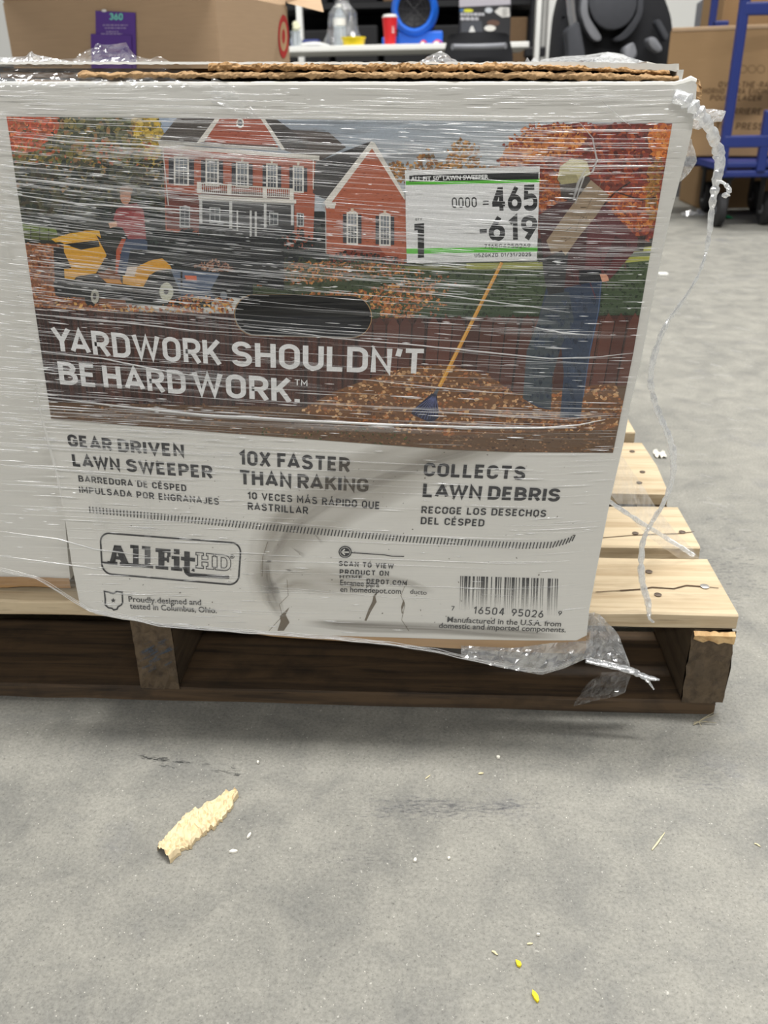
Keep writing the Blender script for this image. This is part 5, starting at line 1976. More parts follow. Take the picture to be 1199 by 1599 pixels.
# ------------------------------------------------------------------ litter on the floor
M['fiber'] = kraft('torn_fibre', S(226, 206, 168))
mb = MB()
cs = CR(200, 1150, 2.398)
Lft = cs((410, 213), (372, 218), (340, 236), (300, 256), (270, 276), (240, 288), (215, 302), (195, 330), (165, 362), (145, 385), (122, 405), (108, 432))
Rgt = cs((412, 220), (396, 262), (378, 290), (352, 318), (332, 342), (308, 356), (290, 372), (262, 388), (236, 424), (212, 426), (188, 444), (160, 476))
top, rows = [], []
n = 44
rs_ = random.Random(8)
for i in range(n + 1):
    t = i / n * (len(Lft) - 1)
    k = min(int(t), len(Lft) - 2)
    u = t - k
    a = Vector(Lft[k]).lerp(Vector(Lft[k + 1]), u) + Vector((rs_.uniform(-1.6, 1.6), rs_.uniform(-1.2, 1.2)))
    b = Vector(Rgt[k]).lerp(Vector(Rgt[k + 1]), u) + Vector((rs_.uniform(-2.6, 2.6), rs_.uniform(-2.2, 2.2)))
    row = []
    m = 14
    for j in range(m + 1):
        s = j / m
        p = a.lerp(b, s)
        q = UZ(p.x, p.y, 0.0)
        h = 0.0035 + 0.005 * math.sin(PI * s) ** .6 * (0.4 + 0.6 * i / n) + 0.0035 * nz(i * .35, s * 5, 4) + 0.0022 * nz(i * .9, s * 12, 9)
        row.append((q.x, q.y, max(0.0015, h)))
    row = [(row[0][0], row[0][1], 0.0002)] + row + [(row[-1][0], row[-1][1], 0.0002)]
    rows.append(row)
mb.grid(rows, smooth=False)
o = mb.build('torn_scrap', M['fiber'], None, UZ(310, 1295, 0))
tag(o, 'cream flaky torn scrap lying alone on the concrete in front of the pallet', 'scrap')
M['yellow'] = plain('yellow_chip', S(238, 214, 30), 0.6)
M['sliver'] = plain('pale_wood_sliver', S(222, 210, 170), 0.7)
M['crumb'] = plain('white_crumb', S(232, 228, 216), 0.7)


def chip(px, py, w, h, rot, mat, name, label, cat, group=None, hgt=0.0018):
    c = UZ(px, py, 0)
    s = 1 / 1900.0
    mb = MB()
    P = []
    rr = random.Random(int(px * 7 + py))
    for k in range(7):
        a = 2 * PI * k / 7
        r = rr.uniform(.75, 1.2)
        u, v = w * s * r * math.cos(a), h * s * r * math.sin(a) * 1.3
        P.append((c.x + u * math.cos(rot) - v * math.sin(rot), c.y + u * math.sin(rot) + v * math.cos(rot), 0.0001 + 0.0006 * rr.random()))
    mb.prism(P, (0, 0, hgt))
    o = mb.build(name, M[mat], None, (c.x, c.y, 0))
    return tag(o, label, cat, group)


chip(809, 1506, 3.2, 3.6, 0.5, 'yellow', 'yellow_chip', 'smaller yellow chip on the concrete, the one farther from the viewer', 'chip', 'yellow chips on the floor')
chip(836, 1558, 3.4, 5.6, 0.3, 'yellow', 'yellow_chip', 'larger yellow chip on the concrete, nearest the bottom of the picture', 'chip', 'yellow chips on the floor')
for px, py, w, h, rot, lab in ((778, 1184, 3, 2.4, .3, 'white crumb on the floor just in front of the pallet'),
                               (648, 1345, 2.4, 2.4, 0, 'left of two white crumbs in the middle of the bare floor'),
                               (701, 1342, 2.0, 1.8, 0, 'right of two white crumbs in the middle of the bare floor'),
                               (840, 1461, 2.4, 1.6, .2, 'white crumb on the floor above the yellow chips'),
                               (403, 1192, 1.8, 2.2, .2, 'white crumb on the floor left of centre, near the pallet'),
                               (365, 1331, 7, 1.8, .15, 'pinkish flat fleck to the right of the cream scrap'),
                               (389, 1307, 1.8, 4.5, -.3, 'pale yellow fleck right of the cream scrap')):
    chip(px, py, w, h, rot, 'crumb', 'floor_crumb', lab, 'crumb', 'crumbs on the floor')
for (xa, ya, xb, yb, r, lab) in ((1018, 1327, 1038, 1300, .0007, 'long thin straw splinter on the right of the bare floor'),
                                 (747, 1208, 755, 1207, .0009, 'short straw splinter on the floor near the pallet shadow'),
                                 (768, 1485, 777, 1491, .0008, 'short pale splinter on the floor left of the yellow chips'),
                                 (823, 1474, 832, 1473, .0007, 'tiny pale splinter just above the yellow chips'),
                                 (664, 1216, 672, 1210, .0005, 'thin pale splinter on the floor under the pallet front'),
                                 (1178, 1317, 1188, 1322, .0006, 'thin pale splinter at the right edge of the floor')):
    a, b = UZ(xa, ya, r), UZ(xb, yb, r)
    mb = MB()
    mb.tube([a, a.lerp(b, .35) + Vector((.0004, 0, .0003)), a.lerp(b, .7), b], [r * .7, r, r * .9, r * .3], 6)
    tag(mb.build('wood_splinter', M['sliver'], None, a), lab, 'splinter', 'splinters on the floor')
# a frayed splinter under the pallet's corner
mb = MB()
c = UZ(1090, 1128, 0.002)
for k in range(4):
    d = Vector((.02 * math.cos(k * .7 - .6), .009 * math.sin(k * 1.3), .004 * (k % 3)))
    mb.tube([c - d * .25, c + d * .4 + Vector((0, 0, .001)), c + d], [.0005, .0004, .0002], 5)
M['straw'] = plain('dull_straw', S(150, 142, 118), 0.8)
tag(mb.build('splinter_tuft', M['straw'], None, c), 'frayed splinter tuft on the floor under the pallet corner', 'splinter')
# grit
mb = MB()
rgt = random.Random(31)
for k in range(420):
    px, py = rgt.uniform(0, 1199), rgt.uniform(1110, 1599)
    if rgt.random() < .2:
        px, py = rgt.uniform(990, 1199), rgt.uniform(420, 1100)
        if px < 1150 - (960 - py) * .55 + 15:
            continue
    q = UZ(px, py, 0)
    s = rgt.uniform(.00018, .00048)
    mb.add([(q.x - s, q.y - s * .6, 0), (q.x + s, q.y - s, 0), (q.x + s * .4, q.y + s, 0), (q.x, q.y, s * .9)], [(0, 1, 3), (1, 2, 3), (2, 0, 3), (0, 2, 1)])
tag(mb.build('floor_grit', M['crumb']), 'pale grit strewn over the concrete floor', 'grit', kind='stuff')
# rubbed marks on the concrete
sm = Art(lambda p, off: UZ(p[0], p[1], 0.00015 + off), None, None, 0.0)
rk = random.Random(17)
for (x0, y0, x1, y1, n, w, a) in ((220, 1182, 262, 1186, 60, 1.2, .5), (270, 1188, 298, 1191, 24, 1, .45), (335, 1203, 376, 1210, 30, 1, .45), (250, 1196, 272, 1197, 12, 1, .35), (318, 1194, 328, 1196, 8, 1, .3), (360, 1201, 375, 1204, 8, 1, .3)):
    for k in range(n):
        t = rk.random()
        x, y = x0 + (x1 - x0) * t, y0 + (y1 - y0) * t + rk.gauss(0, 1.7)
        sm.line([(x - rk.uniform(1, 6), y - .4), (x + rk.uniform(1, 6), y + .4)], rk.uniform(.4, w), S(58, 60, 62), rk.uniform(.2, a), layer=False)
for (cx, cy, rx, ry, n, col, al) in ((690, 1262, 120, 18, 420, S(96, 98, 110), .10), (660, 1260, 70, 12, 120, S(92, 96, 110), .10), (1100, 1215, 60, 25, 140, S(110, 112, 122), .12), (790, 1260, 40, 12, 100, S(96, 98, 112), .12),
                                     (1130, 900, 70, 90, 300, S(110, 112, 116), .12), (560, 1345, 90, 40, 160, S(112, 112, 116), .08)):
    for k in range(n):
        x, y = rk.gauss(cx, rx * .55), rk.gauss(cy, ry * .55)
        sm.line([(x - rk.uniform(1, 7), y), (x + rk.uniform(1, 7), y + rk.uniform(-.6, .6))], rk.uniform(.6, 2.2), col, rk.uniform(.3, 1) * al * 1.6, layer=False)
for k in range(130):     # pale drag marks on the right
    x, y = rk.gauss(1120, 50), rk.uniform(420, 1050)
    if x < 1000 + (y - 640) * .5:
        continue
    sm.line([(x - rk.uniform(3, 16), y + rk.uniform(-2, 2)), (x + rk.uniform(3, 16), y + rk.uniform(0, 5))], rk.uniform(.8, 2.6), S(196, 195, 190), rk.uniform(.1, .35), layer=False)
o = sm.build('floor_scuff', M['ink'], None, (0, 0, 0))
tag(o, 'dark and pale scuff marks rubbed into the concrete floor', 'scuff', kind='stuff')

# ================================================================== the background
M['black'] = plain('black_plastic', S(26, 26, 30), 0.45)
M['black_soft'] = plain('black_fabric', S(24, 25, 30), 0.85)
M['dark'] = plain('dark_shelf', S(18, 18, 21), 0.7)
M['charcoal'] = plain('charcoal_pad', S(62, 64, 70), 0.75)
M['grey'] = plain('grey_plastic', S(128, 130, 136), 0.45)
M['silver'] = plain('silver_trim', S(170, 172, 176), 0.3, 0.7)
M['white'] = plain('white_plastic', S(232, 232, 228), 0.5, var=.03)
M['blue'] = plain('blue_plastic', S(34, 104, 214), 0.4, var=.05)
M['navy'] = plain('navy_paint', S(30, 46, 112), 0.4, var=.06)
M['red'] = plain('red_paper', S(206, 34, 40), 0.45, var=.04)
M['yellowtub'] = plain('yellow_plastic', S(240, 214, 30), 0.45, var=.04)
M['purple'] = plain('purple_card', S(84, 52, 136), 0.6, var=.05)
M['rubber'] = plain('black_rubber', S(34, 34, 36), 0.7)
M['green'] = plain('green_plastic', S(40, 140, 92), 0.5)
M['cream'] = plain('cream_petal', S(222, 220, 190), 0.7)
M['kraftbox'] = kraft('brown_box_board', S(168, 143, 116))
M['kraftcart'] = kraft('tan_box_board', S(146, 119, 87))
M['brownboard'] = plain('brown_board', S(112, 88, 62), 0.8)
mtl, nt, b, o_ = new_mat('clear_bottle')
b.inputs['Base Color'].default_value = (0.86, 0.92, 0.97, 1)
b.inputs['Roughness'].default_value = 0.08
b.inputs['Transmission Weight'].default_value = 0.75
b.inputs['IOR'].default_value = 1.2
M['bottle'] = mtl

# --- brown carton with the round emblem, behind the pallet at the left
YB = 1.98
A0, B0 = UY(14, 60, YB + 0.10), UY(341, 60, YB - 0.02)
ux = Vector((B0.x - A0.x, B0.y - A0.y, 0)).normalized()
vy = Vector((-ux.y, ux.x, 0))
# depth so the right side reaches x=452
best = min(((abs((lambda q: W / 2 + FPX * (q - CAMP).dot(_rt) / (q - CAMP).dot(_fw))(Vector((B0.x, B0.y, .6)) + vy * (k * .01)) - 452), k * .01) for k in range(10, 140)))
DEP = best[1]
wB = Vector((B0.x - A0.x, B0.y - A0.y, 0)).length
HB = UY(341, -14, YB - 0.02).z
bb = empty('brown_carton', (A0.x, A0.y, 0), 'tall brown open carton with a red ring emblem, behind the wrapped cartons at the left', 'box')
MB_ = Matrix(((ux.x, vy.x, 0, A0.x), (ux.y, vy.y, 0, A0.y), (0, 0, 1, 0), (0, 0, 0, 1)))
mb = MB()
for bx_ in ((0, wB, 0, .004, 0, HB), (0, wB, DEP - .004, DEP, 0, HB), (0, .004, .004, DEP - .004, 0, HB), (wB - .004, wB, .004, DEP - .004, 0, HB), (.004, wB - .004, .004, DEP - .004, 0, .004)):
    mb.box(*bx_, M=MB_)
mb.build('carton_body', M['kraftbox'], bb, (A0.x, A0.y, 0))
mb = MB()
yb_ = (MB_ @ Vector((wB, DEP - .01, HB))).y
P = [UY(432, -16, yb_ - .02), UY(449, 5, yb_ - .005), UY(505, 19, yb_ - .03), UY(497, -14, yb_ + .05)]
mb.prism(P, (0, .004, .002))
mb.build('flap', M['kraftbox'], bb, P[0])
for s_ in (-1, 1):
    mb = MB()
    y_ = 0 if s_ < 0 else DEP
    P = [MB_ @ Vector((.004, y_, HB)), MB_ @ Vector((wB - .004, y_, HB)), MB_ @ Vector((wB - .03, y_ + s_ * .12, HB + .16)), MB_ @ Vector((.03, y_ + s_ * .12, HB + .16))]
    mb.prism(P, (0, 0, .004))
    mb.build('flap', M['kraftbox'], bb, P[0])


def side_place(p, off):
    """onto the carton's right side"""
    d = ray(p[0], p[1])
    o0 = MB_ @ Vector((wB, 0, 0))
    t = (o0 - CAMP).dot(ux) / d.dot(ux)
    return CAMP + d * t + ux * off


em = Art(side_place, None, None, 0.001, 5e-5)
RED = S(176, 52, 50)
em.disc(442, 57, 8.4, 34, RED, n=30)
em.disc(442, 57, 5.6, 23, S(186, 154, 118), n=30)
em.disc(442, 57, 2.6, 11.5, RED, n=24)
em.build('round_emblem', M['ink'], bb, MB_ @ Vector((wB, DEP * .8, .6)))['label'] = 'red ring emblem with a dot'
# purple leaflet propped against it
def front_place(p, off):
    d = ray(p[0], p[1])
    t = (A0 - CAMP).dot(vy) / d.dot(vy)
    return CAMP + d * t - vy * off


lf = empty('purple_leaflet', front_place((181, 60), .004), 'purple leaflet reading 360 stuck on the tall brown carton', 'leaflet')
mb = MB()
mb.prism([front_place(p, .003) for p in ((151, 17), (213, 20), (216, 200), (153, 200))], -vy * .0015)
mb.build('leaflet_card', M['purple'], lf, front_place((181, 60), .004))
mb = MB()
mb.prism([front_place(p, .006) for p in ((145, 53), (158, 54), (208, 56), (210, 200), (147, 200))], -vy * .0015)
mb.build('front_fold', M['purple'], lf, front_place((176, 80), .006))
lp = Art(front_place, None, None, 0.0056, 4e-5)
TEAL = S(120, 206, 190)
write(lp, '360', [(173, 31.5), (194, 32)], (11, 11), TEAL, .22, .08, lean=False)
for (x0, x1, y) in ((163, 202, 38.5), (166, 199, 43), (168, 188, 48.5), (160, 193, 52)):
    x = x0
    while x < x1:
        w = rk.uniform(2, 6)
        lp.rect(x, y, min(x + w, x1), y + 2.2, S(176, 160, 204), .7, layer=False)
        x += w + 1.2
lp.disc(165, 17, 4, 2.2, S(226, 224, 220))
lp.build('leaflet_lettering', M['ink'], lf, front_place((181, 35), .005))['label'] = 'teal number and pale small print'
# dark bin at the frame's left edge
c = UY(-14, 60, 2.35)
mb = MB()
mb.box(c.x - .5, c.x + .035, 2.3, 2.8, 0, .55, .02)
mb.box(c.x - .52, c.x + .045, 2.28, 2.82, .55, .62, .012)
o = mb.build('black_bin', M['black'], None, (c.x - .25, 2.5, 0))
tag(o, 'black plastic bin at the left edge beside the tall brown carton', 'bin')

# --- table with its clutter
YT = 6.3
tl, tr = UY(380, 72, YT), UY(826, 72, YT)
ZT = UY(640, 68.5, YT).z
tb = empty('folding_table', ((tl.x + tr.x) / 2, YT + .38, 0), 'white folding table carrying a bottle, red cup and blue fan in the background', 'table')
mb = MB()
mb.box(tl.x, tr.x, YT, YT + .76, ZT - .034, ZT, .005)
mb.build('table_top', M['white'], tb, (tl.x, YT, ZT))
for x in (tl.x + .15, tr.x - .15):
    for y in (YT + .1, YT + .66):
        mb = MB()
        mb.tube([(x, y, 0), (x, y, ZT - .034)], .016, 10)
        mb.build('leg', M['grey'], tb, (x, y, 0))


def on_table(px, dy=.2):
    p = UY(px, 60, YT + dy)
    return Vector((p.x, YT + dy, ZT))


def pxm(y):
    p, q = UY(600, 60, y), UY(601, 60, y)
    return (q - p).length


u = pxm(YT + .2)
# water bottle
p = on_table(531)
bt = empty('water_bottle', p, 'clear water bottle with a white cap standing behind the yellow tub', 'bottle')
mb = MB()
R = 9.6 * u
mb.lathe([(R * .9, .001), (R, .012), (R, 26 * u), (R * .93, 27 * u), (R, 28 * u), (R, 40 * u), (R * .8, 46 * u), (R * .4, 52 * u), (R * .4, 54 * u)], p, 20)
mb.build('bottle_body', M['bottle'], bt, p)
mb = MB()
mb.lathe([(R * 1.02, 29 * u), (R * 1.02, 39 * u)], p, 20, caps=False)
mb.build('bottle_label', M['white'], bt, p)
mb = MB()
mb.lathe([(R * .46, 53.5 * u), (R * .46, 58 * u), (R * .4, 58.5 * u)], p, 16)
mb.build('cap', M['white'], bt, p)
# clear bag slumped behind
p = on_table(536, .42)
mb = MB()
rb_ = random.Random(4)
prof = [(34, 0), (32, 8), (26, 22), (24, 36), (20, 50), (12, 62), (9, 72), (12, 80)]
rows = []
for r, h in prof:
    row = []
    for k in range(19):
        a = 2 * PI * (k % 18) / 18
        rr = r * u * (1 + .22 * nz(math.cos(a) * 2, math.sin(a) * 2, h * .05))
        row.append((p.x + rr * math.cos(a), p.y + rr * .5 * math.sin(a), p.z + h * u + .001))
    rows.append(row)
mb.grid(rows, smooth=False)
tag(mb.build('plastic_bag', M['film_light'], None, p), 'clear plastic bag slumped behind the water bottle', 'bag')
# yellow tub
p = on_table(552, .08)
R = 18.5 * u
mb = MB()
mb.lathe([(R * .82, 0), (R * .86, .004), (R * .95, 9 * u), (R * 1.02, 9.4 * u), (R * 1.02, 11.5 * u), (R * .95, 11.5 * u), (R * .8, .01), (0.001, .01)], p, 28, caps=False)
tag(mb.build('yellow_tub', M['yellowtub'], None, p), 'low yellow tub in front of the water bottle', 'tub')
# red cup
p = on_table(609, .1)
R = 8.4 * u
cup = empty('paper_cup', p, 'red paper cup with a pale lid standing left of the blue fan', 'cup')
mb = MB()
mb.lathe([(R, .001), (R * 1.36, 37 * u)], p, 24)
mb.build('cup_body', M['red'], cup, p)
mb = MB()
mb.lathe([(R * 1.42, 37 * u), (R * 1.42, 38.6 * u), (R * 1.2, 39 * u), (R * 1.15, 41 * u), (R * .2, 41 * u)], p, 24)
mb.build('cup_lid', M['white'], cup, p)
mb = MB()
for k in range(5):
    a0 = -PI / 2 + .35
    mb.add([(p.x + R * 1.24 * math.cos(a0 + .1 * q + .06 * s), p.y + R * 1.24 * math.sin(a0 + .1 * q + .06 * s), p.z + (16 + 3.6 * k + s * 2) * u) for q, s in ((0, 0), (3, 0), (3, 1), (0, 1))], [(0, 1, 2, 3)])
mb.build('cup_mark', M['white'], cup, p)
# blue air mover
p = on_table(648, .34)
fan = empty('blue_fan', p, 'round blue air mover with a black grille standing on the white table', 'fan')
cz = p.z + 49 * u
R = 37 * u
mb = MB()
mb.lathe([(R * .66, p.y - .15), (R * .8, p.y - .17), (R * .97, p.y - .12), (R, p.y), (R * .95, p.y + .14), (R * .6, p.y + .17), (R * .1, p.y + .17)], (p.x, 0, cz), 40, 'Y', caps=False)
mb.build('fan_housing', M['blue'], fan, p)
mb = MB()
mb.box(p.x - 26 * u, p.x + 44 * u, p.y - .11, p.y + .15, p.z + .001, p.z + 20 * u, .012)
mb.box(p.x - 52 * u, p.x + 30 * u, p.y - .05, p.y + .15, p.z + .001, p.z + 14 * u, .012)
mb.build('fan_base', M['blue'], fan, p)
mb = MB()
mb.lathe([(R * .68, p.y - .155), (R * .3, p.y - .13), (.001, p.y - .125)], (p.x, 0, cz), 36, 'Y', caps=False)
for r in (.2, .35, .5, .64):
    mb.tube([(p.x + R * r * math.cos(t * PI / 18), p.y - .16, cz + R * r * math.sin(t * PI / 18)) for t in range(37)], .003, 6)
for k in range(8):
    a = k * PI / 4
    mb.tube([(p.x, p.y - .16, cz), (p.x + R * .7 * math.cos(a), p.y - .16, cz + R * .7 * math.sin(a))], .003, 6)
mb.build('fan_grille', M['black'], fan, p)
# small red and white wrappers
for k, (px, r, lab) in enumerate(((661, 6, 'left red and white wrapper at the foot of the blue fan'), (683, 8, 'right red and white wrapper beside the black chair back'))):
    p = on_table(px, .06)
    mb = MB()
    mb.grid([[(p.x + r * u * (i / 6 * 2 - 1), p.y + .03 * (j / 3), p.z + .001 + (6 * u) * math.sin(PI * (.08 + .84 * i / 6)) * math.sin(PI * (.15 + .7 * j / 3)) * (1 + .5 * nz(i, j, k))) for i in range(7)] for j in range(4)], smooth=False)
    w_ = empty('candy_wrapper', p, lab, 'wrapper', 'wrappers on the table')
    mb.build('wrapper_sheet', M['red'], w_, p)
    mb = MB()
    mb.box(p.x - r * u * .6, p.x + r * u * .2, p.y - .004, p.y, p.z + .001, p.z + 3.2 * u, .0008)
    mb.build('wrapper_band', M['white'], w_, p)
# vase of pale flowers
p = on_table(462, .12)
vs_ = empty('flower_vase', p, 'small glass vase of cream flowers at the left end of the table', 'vase')
mb = MB()
mb.lathe([(8 * u, .001), (9 * u, 8 * u), (7 * u, 16 * u), (8 * u, 22 * u)], p, 20)
mb.build('vase_body', M['bottle'], vs_, p)
for k in range(9):
    a = rb_.random() * 6.28
    q = (p.x + 6 * u * math.cos(a) * rb_.random(), p.y + 6 * u * math.sin(a) * rb_.random(), p.z + (24 + 9 * rb_.random()) * u)
    mb = MB()
    bm = bmesh.new()
    bmesh.ops.create_icosphere(bm, subdivisions=2, radius=3.6 * u)
    for v in bm.verts:
        v.co *= 1 + .35 * nz(v.co.x * 300, v.co.y * 300, v.co.z * 300 + k)
    mb.bm(bm, Matrix.Translation(q))
    mb.build('flower', M['cream'], vs_, q)
# white folded cloth
p = on_table(488, .14)
mb = MB()
mb.grid([[(p.x + 26 * u * (i / 10 * 2 - 1), p.y + .1 * (j / 4 - .5), p.z + .001 + 7 * u * math.sin(PI * (.05 + .9 * i / 10)) ** .6 * (1 - .2 * nz(i * .7, j, 3)) * math.sin(PI * (.1 + .8 * j / 4))) for i in range(11)] for j in range(5)], smooth=False)
tag(mb.build('white_cloth', M['white'], None, p), 'white crumpled cloth on the table between flowers and bottle', 'cloth')
# blue cloth behind it
p = on_table(486, .36)
mb = MB()
mb.box(p.x - 14 * u, p.x + 14 * u, p.y - .05, p.y + .05, p.z + .0005, p.z + 13 * u, .012)
tag(mb.build('blue_pouch', M['navy'], None, p), 'dark blue pouch on the table behind the white cloth', 'pouch')
# printed box on the table, behind the chair
p = on_table(757, .3)
pb = empty('printed_box', p, 'black box with white and yellow print on the table above the office chair', 'box')
x0, x1 = UY(717, 40, p.y - .12).x, UY(797, 40, p.y - .12).x
mb = MB()
mb.box(x0, x1, p.y - .12, p.y + .2, p.z + .0005, p.z + .42, .004)
mb.build('box_body', M['black'], pb, p)
pr = Art(lambda q, off: UY(q[0], q[1], p.y - .1205 - off), None, None, 0.0004, 4e-5)
pr.add([(717, -30), (797, -30), (797, 7), (717, 11)], S(176, 172, 180))
pr.disc(731, 16.5, 8, 2.6, S(206, 206, 60))
pr.add([(718, 14), (724, 14), (724, 18), (718, 18)], S(70, 110, 160))
for k, (x0_, x1_, y) in enumerate(((719, 756, 20), (719, 748, 27))):
    x = x0_
    while x < x1_:
        w_ = rk.uniform(3, 8)
        pr.rect(x, y, min(x + w_, x1_), y + 4.6, S(190, 190, 196), .9, layer=False)
        x += w_ + 1.2
pr.disc(763, 16, 6, 4.4, S(190, 194, 200))
pr.add([(772, 18), (780, 11), (795, 12), (796, 26), (784, 27), (776, 22)], S(206, 204, 200))
for yy in (16, 20, 24):
    pr.line([(784, yy), (792, yy - 1)], 1.4, S(40, 40, 44), layer=False)
pr.add([(720, 34), (752, 32), (754, 50), (720, 50)], S(72, 74, 80))
pr.add([(735, 42), (738, 40), (742, 50), (732, 50)], S(206, 206, 204))
pr.disc(770, 36, 10, 5, S(96, 74, 64))
pr.disc(765, 44, 9, 4.6, S(214, 212, 206))
pr.build('box_print', M['ink'], pb, p)['label'] = 'white, yellow and grey print'

# --- black office chair
YC = 4.9
cl, cr2 = UY(692, 70, YC), UY(802, 70, YC)
uc = pxm(YC)
xc = (cl.x + cr2.x) / 2
ch = empty('office_chair', (xc, YC, 0), 'black office chair with a pale grey bar across its back', 'chair')
hw = (cr2.x - cl.x) / 2
zt_ = UY(748, 48, YC).z
rows = []
for j in range(15):
    v = j / 14
    z = .52 + (zt_ - .52) * v
    w_ = hw * (1 - .16 * max(0, v - .62) / .38) * (0.93 if v > .96 else 1)
    row = []
    for i in range(13):
        t = i / 12 * 2 - 1
        row.append((xc + w_ * t, YC + .05 * t * t * -1 + .05 + .03 * v, z + (.0 if v < 1 else -.012 * t * t)))
    rows.append(row)
mb = MB()
mb.grid(rows)
mb.grid([[(x, y + .05, z) for x, y, z in r] for r in rows])
for k in range(14):
    for e in (0, 12):
        mb.add([rows[k][e], rows[k + 1][e], (rows[k + 1][e][0], rows[k + 1][e][1] + .05, rows[k + 1][e][2]), (rows[k][e][0], rows[k][e][1] + .05, rows[k][e][2])], [(0, 1, 2, 3)])
mb.add([rows[-1][k] for k in range(13)] + [(x, y + .05, z) for x, y, z in rows[-1]], [(k, k + 1, 14 + k, 13 + k) for k in range(12)])
mb.build('backrest', M['black_soft'], ch, (xc, YC, .6))
zb0, zb1 = UY(748, 78, YC).z, UY(748, 68, YC).z
mb = MB()
mb.tube([(xc - hw * .74 + hw * 1.5 * k / 10, YC - .045 + .05 * (1 - ((k - 5) / 5) ** 2), (zb0 + zb1) / 2) for k in range(11)], (zb1 - zb0) / 2, 10)
mb.build('back_bar', M['grey'], ch, (xc, YC, zb0))['label'] = 'pale grey bar'
mb = MB()
mb.box(xc - hw, xc + hw, YC + .06, YC + .55, .42, .5, .03)
mb.build('seat', M['black_soft'], ch, (xc, YC + .3, .42))
mb = MB()
mb.tube([(xc, YC + .32, .1), (xc, YC + .32, .42)], .028, 12)
mb.build('gas_column', M['black'], ch, (xc, YC + .32, .1))
for k in range(5):
    a = k * 2 * PI / 5 + .3
    e = (xc + .28 * math.cos(a), YC + .32 + .28 * math.sin(a), .075)
    mb = MB()
    mb.tube([(xc, YC + .32, .11), e], [.025, .018], 8)
    lg_ = mb.build('leg', M['black'], ch, e)
    mb = MB()
    mb.lathe([(.03, -.012), (.03, .012)], (e[0], e[1], .0305), 14, 'Y')
    mb.build('caster', M['rubber'], lg_, e)
mb = MB()
mb.box(xc - .04, xc + .04, YC + .05, YC + .12, .36, .62, .01)
mb.build('back_bracket', M['black'], ch, (xc, YC, .4))

# --- dark shelving behind the table
YS = 7.5
sl, sr = UY(430, 60, YS).x, UY(838, 60, YS).x
rack = empty('storage_rack', ((sl + sr) / 2, YS + .3, 0), 'dark storage rack filled with black crates behind the white table', 'rack')
for x in (sl, sr):
    for y in (YS, YS + .6):
        mb = MB()
        mb.box(x - .03, x + .03, y - .03, y + .03, 0, 2.1)
        mb.build('upright', M['dark'], rack, (x, y, 0))
for z in (.12, .62, 1.12, 1.62):
    mb = MB()
    mb.box(sl, sr, YS - .02, YS + .62, z, z + .04)
    mb.build('shelf', M['dark'], rack, ((sl + sr) / 2, YS, z))
mb = MB()
mb.box(sl, sr, YS + .62, YS + .65, 0, 2.1)
mb.build('back_sheet', M['dark'], rack, (sl, YS + .6, 0))
places = ['at the far left', 'second from the left', 'in the middle', 'fourth from the left', 'at the far right']
n_ = 5
wS = (sr - sl - .1) / n_
for zi, zn in ((.66, 'middle'), (1.16, 'upper'), (.16, 'lower')):
    for k in range(n_):
        x = sl + .05 + wS * (k + .5)
        h = .34 + .08 * nz(k * 3.1, zi * 5)
        cbx = MB()
        cbx.box(x - wS * .44, x + wS * .44, YS + .03, YS + .56, zi + .0005, zi + h, .012)
        mt = 'dark' if (k, zi) not in ((2, 1.16), (4, .66), (4, 1.16)) else 'brownboard'
        o = cbx.build('storage_crate' if mt == 'dark' else 'brown_box', M[mt], None, (x, YS + .3, zi))
        tag(o, ('black crate' if mt == 'dark' else 'brown box') + ' %s of the %s shelf of the dark rack' % (places[k], zn), 'crate' if mt == 'dark' else 'box', 'crates on the rack' if mt == 'dark' else 'brown boxes on the rack')

# --- white strips at the left end of the table: a post
for (px, w_, nm, lab) in ((467, 9, 'white_post', 'white upright post behind the flowers at the left end of the table'),):
    a = UY(px - w_ / 2, 30, 7.2).x
    b_ = UY(px + w_ / 2, 30, 7.2).x
    mb = MB()
    mb.box(a, b_, 7.2, 7.27, 0, 2.4, .004)
    mb.box(a - .03, b_ + .03, 7.17, 7.3, 0, .02)
    tag(mb.build(nm, M['white'], None, ((a + b_) / 2, 7.23, 0)), lab, 'post')
# --- black and white posts right of the rack
for (px, w_, y_, mt, nm, lab) in ((841, 8, 6.9, 'white', 'white_post', 'narrower white upright between the black pole and the broad white column'), (862, 14, 7.25, 'white', 'white_column', 'broad white column left of the big black seat')):
    a = UY(px - w_ / 2, 30, y_).x
    b_ = UY(px + w_ / 2, 30, y_).x
    mb = MB()
    mb.box(a, b_, y_ , y_ + .12, 0, 2.6, .006)
    tag(mb.build(nm, M[mt], None, ((a + b_) / 2, y_ + .06, 0)), lab, 'post' if w_ < 10 else 'column')
q = UY(831, 40, 7.15)
pole = empty('black_pole', (q.x, 7.15, 0), 'black pole with a clamp standing right of the printed box', 'pole')
mb = MB()
mb.tube([(q.x, 7.15, .02), (q.x, 7.15, 1.9)], .022, 12)
mb.build('pole_shaft', M['black'], pole, (q.x, 7.15, 0))
mb = MB()
mb.box(q.x - .1, q.x + .1, 7.05, 7.25, 0, .03, .008)
mb.build('pole_foot', M['black'], pole, (q.x, 7.15, 0))
zc = UY(831, 82, 7.15).z
mb = MB()
mb.box(q.x - .05, q.x + .1, 7.1, 7.2, zc - .03, zc + .035, .01)
mb.build('clamp', M['black'], pole, (q.x, 7.15, zc))

# --- big black padded seat
YG = 5.5
ug = pxm(YG)
ctr = UY(957, 30, YG)
gx = ctr.x
seat = empty('padded_seat', (gx, YG + .3, 0), 'large black rounded padded seat with grey side arms, left of the blue cart', 'seat')


